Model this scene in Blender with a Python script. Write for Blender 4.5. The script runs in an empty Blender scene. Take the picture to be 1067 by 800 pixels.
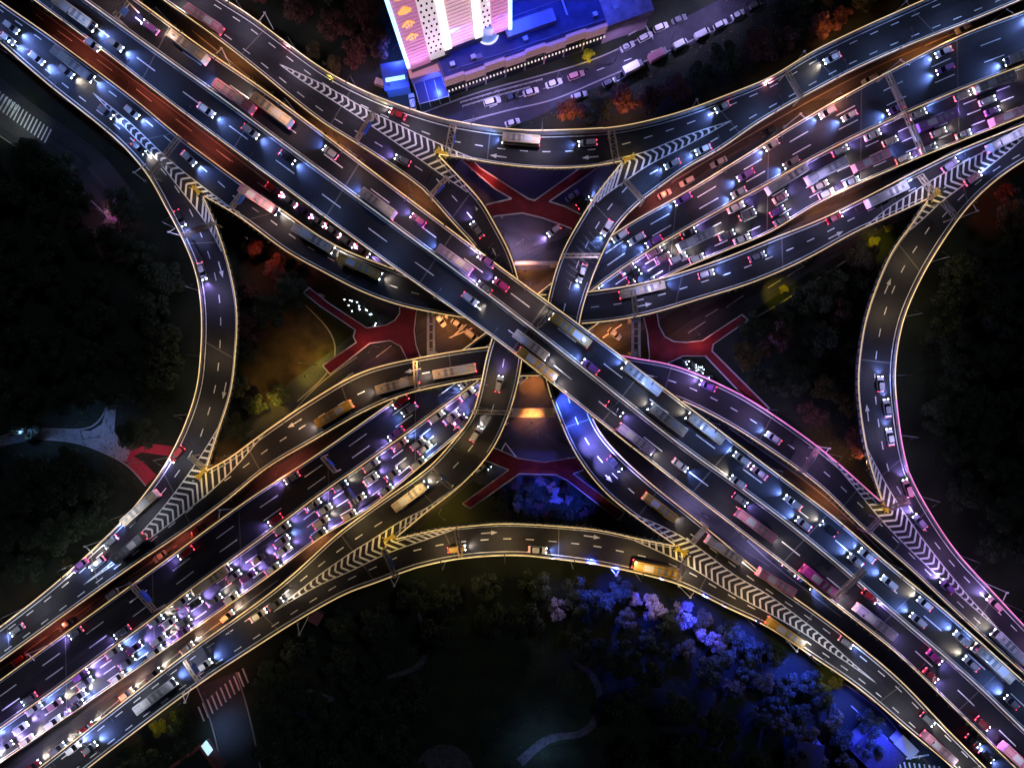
import bpy, bmesh, math, random
import numpy as np
from mathutils import Vector, Matrix, Euler
random.seed(7)
R = math.radians
scn = bpy.context.scene
COL = scn.collection

# ------------------------------------------------------------------ camera, sky, moon, exposure
H = 200.0; F = 720.0; CX = 533.5; CY = 400.0
cam = bpy.data.cameras.new('camera'); camo = bpy.data.objects.new('camera', cam); COL.objects.link(camo)
camo.location = (0, 0, H); camo.rotation_euler = (0, 0, 0)
cam.sensor_fit = 'HORIZONTAL'; cam.angle = 2 * math.atan(CX / F); cam.clip_start = 0.5; cam.clip_end = 5000
scn.camera = camo
W = bpy.data.worlds.new('World'); scn.world = W; W.use_nodes = True
nt = W.node_tree; bg = nt.nodes['Background']
sky = nt.nodes.new('ShaderNodeTexSky'); sky.sky_type = 'NISHITA'; sky.sun_disc = False
sky.sun_elevation = R(-4); sky.sun_rotation = R(120)
nt.links.new(sky.outputs[0], bg.inputs[0]); bg.inputs[1].default_value = 0.05
sun = bpy.data.lights.new('moon', 'SUN'); sun.energy = 0.14; sun.angle = R(2); sun.color = (.55, .65, 1)
suno = bpy.data.objects.new('moon', sun); COL.objects.link(suno); suno.rotation_euler = (R(35), R(10), R(120))
scn.view_settings.view_transform = 'Standard'; scn.view_settings.look = 'None'
scn.view_settings.exposure = 0; scn.view_settings.gamma = 1; scn.view_settings.use_curve_mapping = False

# light tuning
K_ROAD = 4200      # lamp on deck
K_HEAD = 4800      # headlight pair

def P(px, py, z=0.0):
    k = (H - z) / F
    return Vector(((px - CX) * k, (CY - py) * k, z))

# ------------------------------------------------------------------ materials
MATS = {}
def mat(name, col, rough=.6, metal=0, emis=None, es=0, noise=0, nscale=2.0, bump=0, bscale=8, coat=0, spec=None):
    if name in MATS: return MATS[name]
    m = bpy.data.materials.new(name); m.use_nodes = True; t = m.node_tree; b = t.nodes['Principled BSDF']
    b.inputs['Base Color'].default_value = (*col, 1); b.inputs['Roughness'].default_value = rough
    b.inputs['Metallic'].default_value = metal
    if coat: b.inputs['Coat Weight'].default_value = coat
    if emis: b.inputs['Emission Color'].default_value = (*emis, 1); b.inputs['Emission Strength'].default_value = es
    if noise:
        tc = t.nodes.new('ShaderNodeTexCoord'); n = t.nodes.new('ShaderNodeTexNoise'); n.inputs['Scale'].default_value = nscale
        n.inputs['Detail'].default_value = 6
        cr = t.nodes.new('ShaderNodeValToRGB')
        cr.color_ramp.elements[0].position = .3; cr.color_ramp.elements[1].position = .7
        cr.color_ramp.elements[0].color = (*[c * (1 - noise) for c in col], 1)
        cr.color_ramp.elements[1].color = (*[min(1, c * (1 + noise)) for c in col], 1)
        t.links.new(tc.outputs['Object'], n.inputs['Vector']); t.links.new(n.outputs['Fac'], cr.inputs[0]); t.links.new(cr.outputs[0], b.inputs['Base Color'])
    if bump:
        tc = t.nodes.new('ShaderNodeTexCoord'); n = t.nodes.new('ShaderNodeTexNoise'); n.inputs['Scale'].default_value = bscale
        bp = t.nodes.new('ShaderNodeBump'); bp.inputs['Strength'].default_value = bump
        t.links.new(tc.outputs['Object'], n.inputs['Vector']); t.links.new(n.outputs['Fac'], bp.inputs['Height']); t.links.new(bp.outputs[0], b.inputs['Normal'])
    MATS[name] = m; return m

def asphalt(name, col, tracks=.35):
    m = bpy.data.materials.new(name); m.use_nodes = True; t = m.node_tree; b = t.nodes['Principled BSDF']; L = t.links.new
    tc = t.nodes.new('ShaderNodeTexCoord')
    n1 = t.nodes.new('ShaderNodeTexNoise'); n1.inputs['Scale'].default_value = .12; n1.inputs['Detail'].default_value = 5
    n2 = t.nodes.new('ShaderNodeTexNoise'); n2.inputs['Scale'].default_value = 3.0; n2.inputs['Detail'].default_value = 8
    L(tc.outputs['Object'], n1.inputs[0]); L(tc.outputs['Object'], n2.inputs[0])
    # wheel tracks: uv.x runs across the road in metres, uv.y along it
    mp = t.nodes.new('ShaderNodeMapping'); mp.inputs['Scale'].default_value = (1.6, .03, 1)
    L(tc.outputs['UV'], mp.inputs[0])
    n3 = t.nodes.new('ShaderNodeTexNoise'); n3.inputs['Scale'].default_value = 1; n3.inputs['Detail'].default_value = 4
    L(mp.outputs[0], n3.inputs[0])
    # resurfaced patches, long in the road's direction
    mp2 = t.nodes.new('ShaderNodeMapping'); mp2.inputs['Scale'].default_value = (.25, .045, 1)
    L(tc.outputs['UV'], mp2.inputs[0])
    br = t.nodes.new('ShaderNodeTexVoronoi'); br.feature = 'F1'; br.distance = 'CHEBYCHEV'; br.inputs['Scale'].default_value = 1
    L(mp2.outputs[0], br.inputs['Vector'])
    sep = t.nodes.new('ShaderNodeSeparateColor'); L(br.outputs['Color'], sep.inputs[0])
    def mth(op, a, b_):
        q = t.nodes.new('ShaderNodeMath'); q.operation = op
        for i, v in enumerate((a, b_)):
            if hasattr(v, 'default_value'): L(v, q.inputs[i])
            else: q.inputs[i].default_value = v
        return q.outputs[0]
    s = mth('MULTIPLY', mth('SUBTRACT', n1.outputs[0], .5), 1.6)
    s = mth('ADD', s, mth('MULTIPLY', mth('SUBTRACT', n2.outputs[0], .5), .9))
    s = mth('ADD', s, mth('MULTIPLY', mth('SUBTRACT', n3.outputs[0], .5), tracks * 5))
    s = mth('ADD', s, mth('MULTIPLY', mth('SUBTRACT', sep.outputs[0], .5), 1.0))
    s = mth('MAXIMUM', mth('ADD', s, 1.0), .35)
    mx = t.nodes.new('ShaderNodeVectorMath'); mx.operation = 'SCALE'; mx.inputs[0].default_value = col; L(s, mx.inputs['Scale'])
    L(mx.outputs[0], b.inputs['Base Color'])
    rr = mth('ADD', mth('MULTIPLY', n3.outputs[0], .3), .45); L(rr, b.inputs['Roughness'])
    bp = t.nodes.new('ShaderNodeBump'); bp.inputs['Strength'].default_value = .25; bp.inputs['Distance'].default_value = .02; L(n2.outputs[0], bp.inputs['Height']); L(bp.outputs[0], b.inputs['Normal'])
    MATS[name] = m; return m

def paint(name, col):
    """road paint, worn in places"""
    m = bpy.data.materials.new(name); m.use_nodes = True; t = m.node_tree; b = t.nodes['Principled BSDF']; L = t.links.new
    tc = t.nodes.new('ShaderNodeTexCoord'); n = t.nodes.new('ShaderNodeTexNoise'); n.inputs['Scale'].default_value = 1.3; n.inputs['Detail'].default_value = 8
    n.inputs['Roughness'].default_value = .7
    cr = t.nodes.new('ShaderNodeValToRGB'); cr.color_ramp.elements[0].position = .28; cr.color_ramp.elements[1].position = .46
    cr.color_ramp.elements[0].color = (*[c * .5 for c in col], 1); cr.color_ramp.elements[1].color = (*col, 1)
    L(tc.outputs['Object'], n.inputs[0]); L(n.outputs[0], cr.inputs[0]); L(cr.outputs[0], b.inputs['Base Color'])
    b.inputs['Roughness'].default_value = .6; MATS[name] = m; return m

M_ASPH = asphalt('asphalt', (.0130, .0120, .0175))
M_ASPH_D = asphalt('asphalt_fresh', (.0070, .0078, .0130))
M_STREET = asphalt('asphalt_street', (.05, .045, .048))
M_PAINT = paint('road_paint', (.88, .87, .84))
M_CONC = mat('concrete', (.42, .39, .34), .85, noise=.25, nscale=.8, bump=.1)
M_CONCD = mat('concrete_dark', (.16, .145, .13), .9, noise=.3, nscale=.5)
M_STEEL = mat('galvanised_steel', (.55, .55, .55), .45, .6)
M_POLE = mat('painted_pole', (.7, .68, .64), .5)
M_DPOLE = mat('lamp_pole_grey', (.12, .12, .13), .5)
M_SIGNB = mat('sign_blue', (.02, .08, .35), .5)
M_SIGNG = mat('sign_green', (.02, .2, .08), .5)
M_YEL = mat('hazard_yellow', (.40, .27, .03), .5)
M_BLK = mat('rubber_black', (.015, .015, .015), .8)
M_GLASS = mat('dark_glass', (.015, .018, .025), .12, coat=.5)
M_STRIPW = mat('rail_light_warm', (.8, .7, .5), .5, emis=(1, .66, .27), es=.86)
M_STRIPP = mat('rail_light_magenta', (.8, .4, .6), .5, emis=(1, .20, .50), es=1.0)
M_STRIPB = mat('rail_light_blue', (.6, .7, 1), .5, emis=(.45, .55, 1), es=.9)
M_LUM = mat('lamp_lens', (1, 1, 1), .5, emis=(1, .85, .6), es=14)
M_LUMC = mat('lamp_lens_cool', (1, 1, 1), .5, emis=(.7, .85, 1), es=14)
M_HEAD = mat('headlight_lens', (1, 1, 1), .3, emis=(.75, .87, 1), es=30)
M_TAIL = mat('taillight_lens', (.6, .02, .02), .3, emis=(1, .04, .07), es=16)
M_GRASS = mat('grass', (.030, .045, .018), .95, noise=.5, nscale=.15)
M_SOIL = mat('ground_cover', (.020, .028, .014), .95, noise=.6, nscale=.08, bump=.3, bscale=.6)
M_LAWN = mat('lawn', (.05, .032, .014), .95, noise=.5, nscale=.3)
M_PAVE = mat('paving', (.30, .29, .28), .85, noise=.2, nscale=.7)
M_PAVED = mat('paving_dark', (.14, .13, .13), .85, noise=.3, nscale=.7)
M_RED = mat('red_bridge_surface', (.20, .008, .016), .75, noise=.25, nscale=.5)
M_WHITE = mat('white_paint', (.78, .76, .74), .6)
M_KERB = mat('kerb_stone', (.38, .36, .34), .85)
M_BARK = mat('bark', (.07, .05, .035), .9, noise=.4, nscale=5)
M_PLANT = mat('planter_leaves', (.06, .08, .025), .9, noise=.6, nscale=3)

# ------------------------------------------------------------------ mesh helpers
def link(o, parent=None):
    COL.objects.link(o)
    if parent: o.parent = parent
    return o
def tag(o, label=None, cat=None, group=None, kind=None):
    if label: o['label'] = label
    if cat: o['category'] = cat
    if group: o['group'] = group
    if kind: o['kind'] = kind
    return o
def empty(name, loc, rz=0, label=None, cat=None, group=None):
    o = bpy.data.objects.new(name, None); o.location = loc; o.rotation_euler = (0, 0, rz); o.empty_display_size = .5
    COL.objects.link(o); return tag(o, label, cat, group)
class MB:
    def __init__(s): s.v = []; s.f = []; s.mi = []; s.uv = None
    def quad(s, a, b, c, d, mi=0):
        n = len(s.v); s.v += [tuple(a), tuple(b), tuple(c), tuple(d)]; s.f.append((n, n + 1, n + 2, n + 3)); s.mi.append(mi)
    def box(s, x0, x1, y0, y1, z0, z1, mi=0, M=None):
        n = len(s.v)
        vs = [Vector((x, y, z)) for z in (z0, z1) for y in (y0, y1) for x in (x0, x1)]
        if M is not None: vs = [M @ v for v in vs]
        s.v += [tuple(v) for v in vs]
        for q in ((0, 2, 3, 1), (4, 5, 7, 6), (0, 1, 5, 4), (2, 6, 7, 3), (0, 4, 6, 2), (1, 3, 7, 5)):
            s.f.append(tuple(n + i for i in q)); s.mi.append(mi)
    def bar(s, a, b, w, h=None, mi=0):
        """square bar from a to b"""
        a = Vector(a); b = Vector(b); h = h or w; d = (b - a)
        if d.length < 1e-5: return
        d.normalize(); up = Vector((0, 0, 1)) if abs(d.z) < .9 else Vector((1, 0, 0))
        x = d.cross(up).normalized(); y = x.cross(d).normalized(); n = len(s.v)
        for p in (a, b):
            for sx, sy in ((-1, -1), (1, -1), (1, 1), (-1, 1)):
                s.v.append(tuple(p + x * sx * w / 2 + y * sy * h / 2))
        for q in ((0, 1, 5, 4), (1, 2, 6, 5), (2, 3, 7, 6), (3, 0, 4, 7), (3, 2, 1, 0), (4, 5, 6, 7)):
            s.f.append(tuple(n + i for i in q)); s.mi.append(mi)
    def cyl(s, a, b, r0, r1=None, n=10, mi=0, caps=True):
        a = Vector(a); b = Vector(b); r1 = r0 if r1 is None else r1; d = (b - a).normalized()
        up = Vector((0, 0, 1)) if abs(d.z) < .9 else Vector((1, 0, 0)); x = d.cross(up).normalized(); y = x.cross(d)
        k = len(s.v)
        for p, r in ((a, r0), (b, r1)):
            for i in range(n):
                t = 2 * math.pi * i / n; s.v.append(tuple(p + (x * math.cos(t) + y * math.sin(t)) * r))
        for i in range(n):
            j = (i + 1) % n; s.f.append((k + i, k + j, k + n + j, k + n + i)); s.mi.append(mi)
        if caps:
            s.f.append(tuple(k + i for i in reversed(range(n)))); s.f.append(tuple(k + n + i for i in range(n))); s.mi += [mi, mi]
    def loft(s, rings, mi=0, caps=True):
        k = len(s.v); n = len(rings[0])
        for r in rings: s.v += [tuple(p) for p in r]
        for a in range(len(rings) - 1):
            for i in range(n):
                j = (i + 1) % n; s.f.append((k + a * n + i, k + a * n + j, k + (a + 1) * n + j, k + (a + 1) * n + i)); s.mi.append(mi)
        if caps:
            s.f.append(tuple(k + i for i in reversed(range(n)))); e = k + (len(rings) - 1) * n; s.f.append(tuple(e + i for i in range(n))); s.mi += [mi, mi]
    def build(s, name, m, parent=None, smooth=False, origin=None):
        me = bpy.data.meshes.new(name)
        if origin is not None:
            O = Vector(origin); s.v = [tuple(Vector(v) - O) for v in s.v]
        me.from_pydata(s.v, [], s.f)
        for q in (m if isinstance(m, (list, tuple)) else [m]): me.materials.append(q)
        if isinstance(m, (list, tuple)): me.polygons.foreach_set('material_index', s.mi)
        if s.uv is not None:
            l = me.uv_layers.new(name='UVMap'); vi = np.empty(len(me.loops), dtype=np.int32); me.loops.foreach_get('vertex_index', vi)
            l.data.foreach_set('uv', np.asarray(s.uv, dtype=np.float32)[vi].ravel())
        if smooth: me.polygons.foreach_set('use_smooth', [True] * len(me.polygons))
        me.update(); o = bpy.data.objects.new(name, me)
        if origin is not None: o.location = origin
        return link(o, parent)

def copy_tree(o, parent=None):
    c = o.copy(); COL.objects.link(c); c.parent = parent
    for ch in KIDS.get(o.name, []): copy_tree(ch, c)
    return c
KIDS = {}
def kids_of(o):
    """remember the children of a freshly built thing (and theirs) so that it can be copied"""
    KIDS[o.name] = [c for c in bpy.data.objects if c.parent == o]
    for c in KIDS[o.name]: kids_of(c)

# ------------------------------------------------------------------ outlines (photo pixels, unprojected at each deck's real height)
def spline(pts, step=2.0):
    p = np.array(pts, float)
    p = np.vstack([2 * p[0] - p[1], p, 2 * p[-1] - p[-2]])
    out = []
    for i in range(1, len(p) - 2):
        p0, p1, p2, p3 = p[i - 1:i + 3]
        t0 = 0; t1 = np.linalg.norm(p1 - p0) ** .5; t2 = t1 + np.linalg.norm(p2 - p1) ** .5; t3 = t2 + np.linalg.norm(p3 - p2) ** .5
        n = max(2, int(np.linalg.norm(p2 - p1) / step))
        for t in np.linspace(t1, t2, n, endpoint=False):
            A1 = (t1 - t) / (t1 - t0) * p0 + (t - t0) / (t1 - t0) * p1; A2 = (t2 - t) / (t2 - t1) * p1 + (t - t1) / (t2 - t1) * p2
            A3 = (t3 - t) / (t3 - t2) * p2 + (t - t2) / (t3 - t2) * p3
            B1 = (t2 - t) / (t2 - t0) * A1 + (t - t0) / (t2 - t0) * A2; B2 = (t3 - t) / (t3 - t1) * A2 + (t - t1) / (t3 - t1) * A3
            out.append((t2 - t) / (t2 - t1) * B1 + (t - t1) / (t2 - t1) * B2)
    out.append(p[-2])
    out = np.array(out)
    # light smoothing of hand measured points
    for _ in range(40):
        q = out.copy(); q[1:-1] = .25 * out[:-2] + .5 * out[1:-1] + .25 * out[2:]; out = q
    return out
def resample(a, n):
    d = np.r_[0, np.cumsum(np.linalg.norm(np.diff(a, axis=0), axis=1))]
    t = np.linspace(0, d[-1], n); return np.c_[np.interp(t, d, a[:, 0]), np.interp(t, d, a[:, 1])]
def near(a, c): return int(np.argmin(np.linalg.norm(a - np.array(c), axis=1)))
def part(a, c0=None, c1=None):
    i = 0 if c0 is None else near(a, c0); j = len(a) - 1 if c1 is None else near(a, c1)
    s = a[i:j + 1].copy()
    if c0 is not None: s[0] = c0
    if c1 is not None: s[-1] = c1
    return s
E = {k: spline(v) for k, v in {
 1: [(-150,-82),(-60,-6),(0,45),(52,90),(105,132),(131,155),(157,186),(174,217),(189,245),(205,284),(211,326),(210,371),(206,405),(191,449),(168,492),(131,539),(105,565),(55,610),(0,653),(-60,698),(-150,765)],
 2: [(-150,-110),(-60,-43),(0,1),(52,37),(105,76),(147,108),(184,139),(236,178),(258,194),(291,216),(347,254),(402,277),(450,293),(500,302),(560,307),(612,304),(677,293),(756,268),(800,250),(853,229),(892,210),(952,179),(997,157),(1067,129),(1150,96),(1230,65)],
 3: [(214,206),(239,220),(260,234),(299,263),(339,285),(378,305),(417,319),(449,326),(478,331),(540,338),(607,338),(667,330),(730,312),(787,294),(839,271),(892,242),(930,225),(964,209)],
 4: [(214,206),(226,233),(241,279),(249,323),(248,363),(243,407),(236,431),(226,460),(217,489)],
 5: [(217,489),(236,479),(280,447),(326,416),(378,387),(444,371),(509,361),(560,358),(610,361),(651,371),(704,381),(764,407),(787,420),(853,466),(916,521)],
 6: [(-150,800),(-60,733),(0,690),(139,590),(184,560),(238,521),(280,487),(326,460),(378,430),(417,413),(457,403),(501,395),(560,392),(620,396),(700,414),(751,438),(787,460),(853,507),(893,546),(944,590),(997,640),(1049,687),(1067,703),(1150,775),(1230,845)],
 7: [(1230,90),(1150,128),(1067,168),(1036,189),(1013,210),(997,229),(981,252),(960,287),(939,336),(931,389),(934,430),(938,460),(945,490),(957,515),(980,553),(1000,580),(1028,610),(1067,652),(1150,735),(1230,812)],
 8: [(964,209),(944,239),(930,257),(918,281),(900,331),(892,384),(892,410),(896,445),(902,476),(916,521)],
 9: [(60,-120),(150,-55),(231,0),(260,18),(299,47),(339,76),(378,97),(417,113),(470,129),(540,139),(586,139),(627,137),(651,134),(704,121),(756,102),(800,84),(839,60),(892,34),(968,0),(1060,-42),(1200,-100)],
 10: [(20,-110),(100,-50),(168,0),(223,39),(280,84),(299,100),(339,131),(370,150),(417,181),(441,199),(475,237),(498,262),(512,290),(519,320),(515,345),(508,365),(499,408),(491,434),(475,455),(449,484),(391,526),(352,555),(294,607),(184,687),(39,800),(-60,875)],
 11: [(1230,-70),(1150,-35),(1067,0),(1010,24),(944,50),(892,73),(837,102),(787,131),(750,157),(717,175),(689,195),(671,208),(656,222),(642,238),(625,271),(612,305),(604,335),(601,365),(606,400),(622,445),(642,470),(677,502),(717,534),(743,555),(800,602),(847,635),(892,669),(937,707),(986,758),(1028,800),(1090,865)],
 12: [(458,163),(481,166),(509,171),(550,176),(588,177),(625,174),(647,170)],
 13: [(458,163),(478,184),(502,210),(517,236),(531,262),(540,290),(546,318),(547,345),(544,378),(538,408),(530,434),(512,471),(478,508),(444,534),(413,560)],
 14: [(647,170),(620,204),(604,229),(584,266),(571,310),(566,340),(565,370),(570,403),(578,426),(599,473),(630,513),(662,539),(702,567)],
 15: [(-20,890),(92,800),(210,711),(260,678),(312,645),(365,616),(391,607),(434,591),(483,581),(540,578),(572,581),(625,588),(686,602),(709,609),(756,632),(800,653),(839,679),(892,715),(944,759),(989,797),(1060,865)],
 16: [(413,560),(457,550),(496,546),(520,544),(572,546),(625,551),(665,560),(702,567)]}.items()}
# lines that meet in one nose keep the exact point
CUT = dict(a1=(174,217), a=(214,206), a2=(258,194), b1=(470,129), b=(458,163), b2=(441,199), c1=(627,137), c=(647,170), c2=(671,208),
           d1=(952,179), d=(964,209), d2=(981,252), e1=(893,546), e=(916,521), e2=(945,490), f1=(717,534), f=(702,567), f2=(686,602),
           g1=(391,526), g=(413,560), g2=(434,591), h1=(191,449), h=(217,489), h2=(238,521))
c = CUT
def rev(a): return a[::-1].copy()
SEG = {
 'W': (part(E[1], None, c['a1']), part(E[2], None, c['a2']), 1),
 'LL': (part(E[1], c['a1'], c['h1']), part(E[4]), 1),
 'SWU': (part(E[1], c['h1']), rev(part(E[6], None, c['h2'])), 1),
 'W1': (part(E[2], c['a2'], c['d1']), part(E[3]), 1),
 'PE': (part(E[2], c['d1']), rev(part(E[7], None, c['d2'])), 1),
 'LR': (part(E[7], c['d2'], c['e2']), part(E[8]), -1),
 'PSE': (part(E[7], c['e2']), part(E[6], c['e1']), -1),
 'SW': (part(E[5]), part(E[6], c['h2'], c['e1']), -1),
 'PN': (part(E[9], None, c['b1']), part(E[10], None, c['b2']), -1),
 'T': (part(E[9], c['b1'], c['c1']), part(E[12]), -1),
 'C3': (part(E[10], c['b2'], c['g1']), part(E[13]), -1),
 'PSB': (part(E[10], c['g1']), rev(part(E[15], None, c['g2'])), -1),
 'B': (part(E[15], c['g2'], c['f2']), part(E[16]), 1),
 'PS': (part(E[15], c['f2']), part(E[11], c['f1']), 1),
 'C1': (part(E[11], c['c2'], c['f1']), part(E[14]), 1),
 'PNE': (part(E[11], None, c['c2']), rev(part(E[9], c['c1'])), 1)}
SEG['W'][0][-1] = c['a1']
YU = spline([(-150,815),(-60,752),(0,708),(163,590),(260,519),(326,476),(386,434),(444,392),(560,306),(643,241),(714,200),(787,155),(839,123),(918,79),(997,39),(1067,12),(1150,-20),(1230,-50)])
YM = spline([(-150,870),(-60,806),(0,761),(118,677),(232,590),(260,571),(352,500),(444,437),(496,400),(555,352),(614,305),(704,245),(787,197),(892,142),(971,106),(1067,68),(1150,36),(1230,5)])
YL = spline([(-150,898),(-60,836),(0,795),(39,768),(157,687),(280,601),(339,557),(386,529),(454,473),(540,402),(620,340),(685,294),(756,262),(800,244),(853,212),(944,171),(981,156),(1067,122),(1150,89),(1230,58)])
MR = spline([(-160,-215),(-60,-145),(143,0),(210,49),(280,97),(400,187),(520,277),(625,354),(743,443),(800,486),(865,535),(929,590),(985,636),(1067,710),(1150,785),(1210,840)])
MM = spline([(-170,-187),(-60,-108),(88,0),(157,50),(226,99),(280,139),(400,227),(520,316),(580,362),(638,408),(704,460),(800,529),(878,592),(944,650),(1010,706),(1067,761),(1130,820),(1180,868)])
ML = spline([(-180,-155),(-60,-70),(34,0),(105,52),(184,113),(280,184),(400,272),(520,357),(625,440),(720,515),(800,576),(876,635),(934,681),(981,726),(1057,800),(1110,850),(1150,890)])
SEG['MAIN'] = (MR, ML, 1); SEG['Y'] = (YU, YL, 1)

def zprof(key):
    if key in ('C3', 'C1'):
        def sm(t): t = max(0, min(1, t)); return t * t * (3 - 2 * t)
        return lambda u: 11 + 4.6 * (sm((u - .08) / .32) - sm((u - .60) / .32))
    return {'MAIN': lambda u: 21.0, 'Y': lambda u: 6.2}.get(key, lambda u: 11.0)
ROAD = {}
for k, (a, b, fl) in SEG.items():
    la = np.linalg.norm(np.diff(a, axis=0), axis=1).sum(); n = max(24, int(la / 6))
    if k in ('MAIN', 'Y'): n = 200
    A = resample(a, n); B = resample(b, n); zf = zprof(k); zs = np.array([zf(i / (n - 1)) for i in range(n)])
    ROAD[k] = dict(A=A, B=B, z=zs, n=n, flow=fl, C=(A + B) / 2)
def w2(a, z): kk = (H - z) / F; return np.c_[(a[:, 0] - CX) * kk, (CY - a[:, 1]) * kk]
for k, r in ROAD.items():
    r['wA'] = w2(r['A'], r['z']); r['wB'] = w2(r['B'], r['z']); r['wC'] = (r['wA'] + r['wB']) / 2
    r['s'] = np.r_[0, np.cumsum(np.linalg.norm(np.diff(r['wC'], axis=0), axis=1))]
def at_u(k, u, f):
    """world point on road k at station u (metres) and fraction f across from A to B"""
    r = ROAD[k]; s = r['s']
    p = [np.interp(u, s, r[q][:, i]) for q in ('wA', 'wB') for i in (0, 1)]
    return Vector((p[0] * (1 - f) + p[2] * f, p[1] * (1 - f) + p[3] * f, float(np.interp(u, s, r['z']))))
def lane_pt(k, u, lane):
    """lane given as (polyline1, polyline2, fraction) for the divided roads"""
    return at_u(k, u, lane)
def inside(x, y, k):
    r = ROAD[k]; poly = np.vstack([r['wA'], r['wB'][::-1]]); c_ = False; j = len(poly) - 1
    for i in range(len(poly)):
        xi, yi = poly[i]; xj, yj = poly[j]
        if (yi > y) != (yj > y) and x < (xj - xi) * (y - yi) / (yj - yi) + xi: c_ = not c_
        j = i
    return c_
def on_road(k, px, py):
    """world point on road k under photo pixel, with the heading of its traffic"""
    r = ROAD[k]; i = near(r['C'], (px, py)); z = float(r['z'][i]); p = P(px, py, z)
    i0 = max(0, i - 1); i1 = min(r['n'] - 1, i + 1); d = (r['wC'][i1] - r['wC'][i0]) * r['flow']
    if k == 'MAIN':   # right hand traffic
        m = MM[near(MM, (px, py))]; side = (py - m[1]) - (px - m[0]) * .75
        if side < 0: d = -d
    if k == 'Y':
        m = YM[near(YM, (px, py))]
        if (py - m[1]) < -(px - m[0]) * .7: d = -d
    return p, math.atan2(d[1], d[0]), float(r['s'][i])

# ------------------------------------------------------------------ ground and streets
g = MB(); g.quad((-1500, -1500, 0), (1500, -1500, 0), (1500, 1500, 0), (-1500, 1500, 0)); tag(g.build('ground', M_SOIL), kind='structure')
def sheet(name, pts, z, m, kind='structure', parent=None, thick=0):
    me = bpy.data.meshes.new(name); bm = bmesh.new()
    vs = [bm.verts.new(P(x, y, z)) for x, y in pts]
    bm.faces.new(vs); bmesh.ops.recalc_face_normals(bm, faces=bm.faces)
    for f in bm.faces:
        if f.normal.z < 0: f.normal_flip()
    if thick:
        rr = bmesh.ops.extrude_face_region(bm, geom=list(bm.faces))
        bmesh.ops.translate(bm, vec=(0, 0, -thick), verts=[v for v in rr['geom'] if isinstance(v, bmesh.types.BMVert)])
        bmesh.ops.recalc_face_normals(bm, faces=bm.faces)
    bmesh.ops.triangulate(bm, faces=[f for f in bm.faces if len(f.verts) > 4])
    bm.to_mesh(me); bm.free(); me.materials.append(m)
    o = bpy.data.objects.new(name, me); link(o, parent)
    if kind: tag(o, kind=kind)
    return o
def band(name, l, r_, z, m, kind='structure', parent=None, n=90):
    a = resample(spline(l), n); b = resample(spline(r_), n); mb = MB(); mb.uv = []
    wa = w2(a, z); wb = w2(b, z); s = 0
    for i in range(n):
        if i: s += np.linalg.norm(wa[i] - wa[i - 1])
        wd = np.linalg.norm(wa[i] - wb[i])
        mb.v += [(wa[i][0], wa[i][1], z), (wb[i][0], wb[i][1], z)]; mb.uv += [(0, s), (wd, s)]
        if i: k = 2 * i; mb.f.append((k - 2, k - 1, k + 1, k)); mb.mi.append(0)
    o = mb.build(name, m, parent)
    flipup(o)
    if kind: tag(o, kind=kind)
    return o
def flipup(o):
    me = o.data
    if me.polygons and sum(p.normal.z for p in me.polygons) < 0: me.flip_normals()
band('diagonal_street', [(-100,-60),(130,110),(258,225),(330,290),(420,340),(520,420),(640,520),(740,590),(830,650),(985,800),(1080,890)],
     [(120,-90),(300,75),(440,185),(570,262),(700,370),(800,440),(870,500),(1080,700),(1180,790)], .02, M_STREET)
band('avenue', [(-120,750),(40,630),(150,555),(290,430),(350,370),(430,318),(520,265),(640,205),(760,120),(900,68),(1100,-12),(1220,-60)],
     [(-60,880),(100,775),(200,715),(300,648),(380,600),(470,520),(590,425),(660,385),(760,340),(850,280),(930,235),(1090,140),(1250,60)], .03, M_STREET)
band('service_street', [(380,128),(440,118),(500,96),(560,80),(620,62),(680,34),(740,5),(800,-30),(860,-70)],
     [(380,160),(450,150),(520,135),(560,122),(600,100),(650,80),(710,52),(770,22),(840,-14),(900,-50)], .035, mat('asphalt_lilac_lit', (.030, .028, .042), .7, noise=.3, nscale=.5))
band('approach_street', [(-60,30),(30,105),(110,165),(150,215)], [(-60,90),(0,140),(70,185),(120,235)], .025, M_STREET)
band('side_street', [(205,715),(218,745),(228,775),(236,820)], [(246,700),(256,730),(266,765),(276,820)], .025, mat('asphalt_side', (.045, .05, .06), .7, noise=.3))
band('park_road', [(880,715),(930,755),(965,795),(990,830)], [(905,700),(960,740),(1000,780),(1030,820)], .026, M_STREET)
sheet('junction', [(490,150),(620,150),(680,215),(730,345),(640,480),(600,505),(500,505),(420,450),(390,345),(430,240)], .015, M_STREET)
band('yellow_lit_street', [(240,450),(275,424),(300,400),(345,366),(372,344)], [(285,462),(310,438),(335,415),(365,392),(400,362)], .04, mat('asphalt_side', (.045, .05, .06)))
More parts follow.
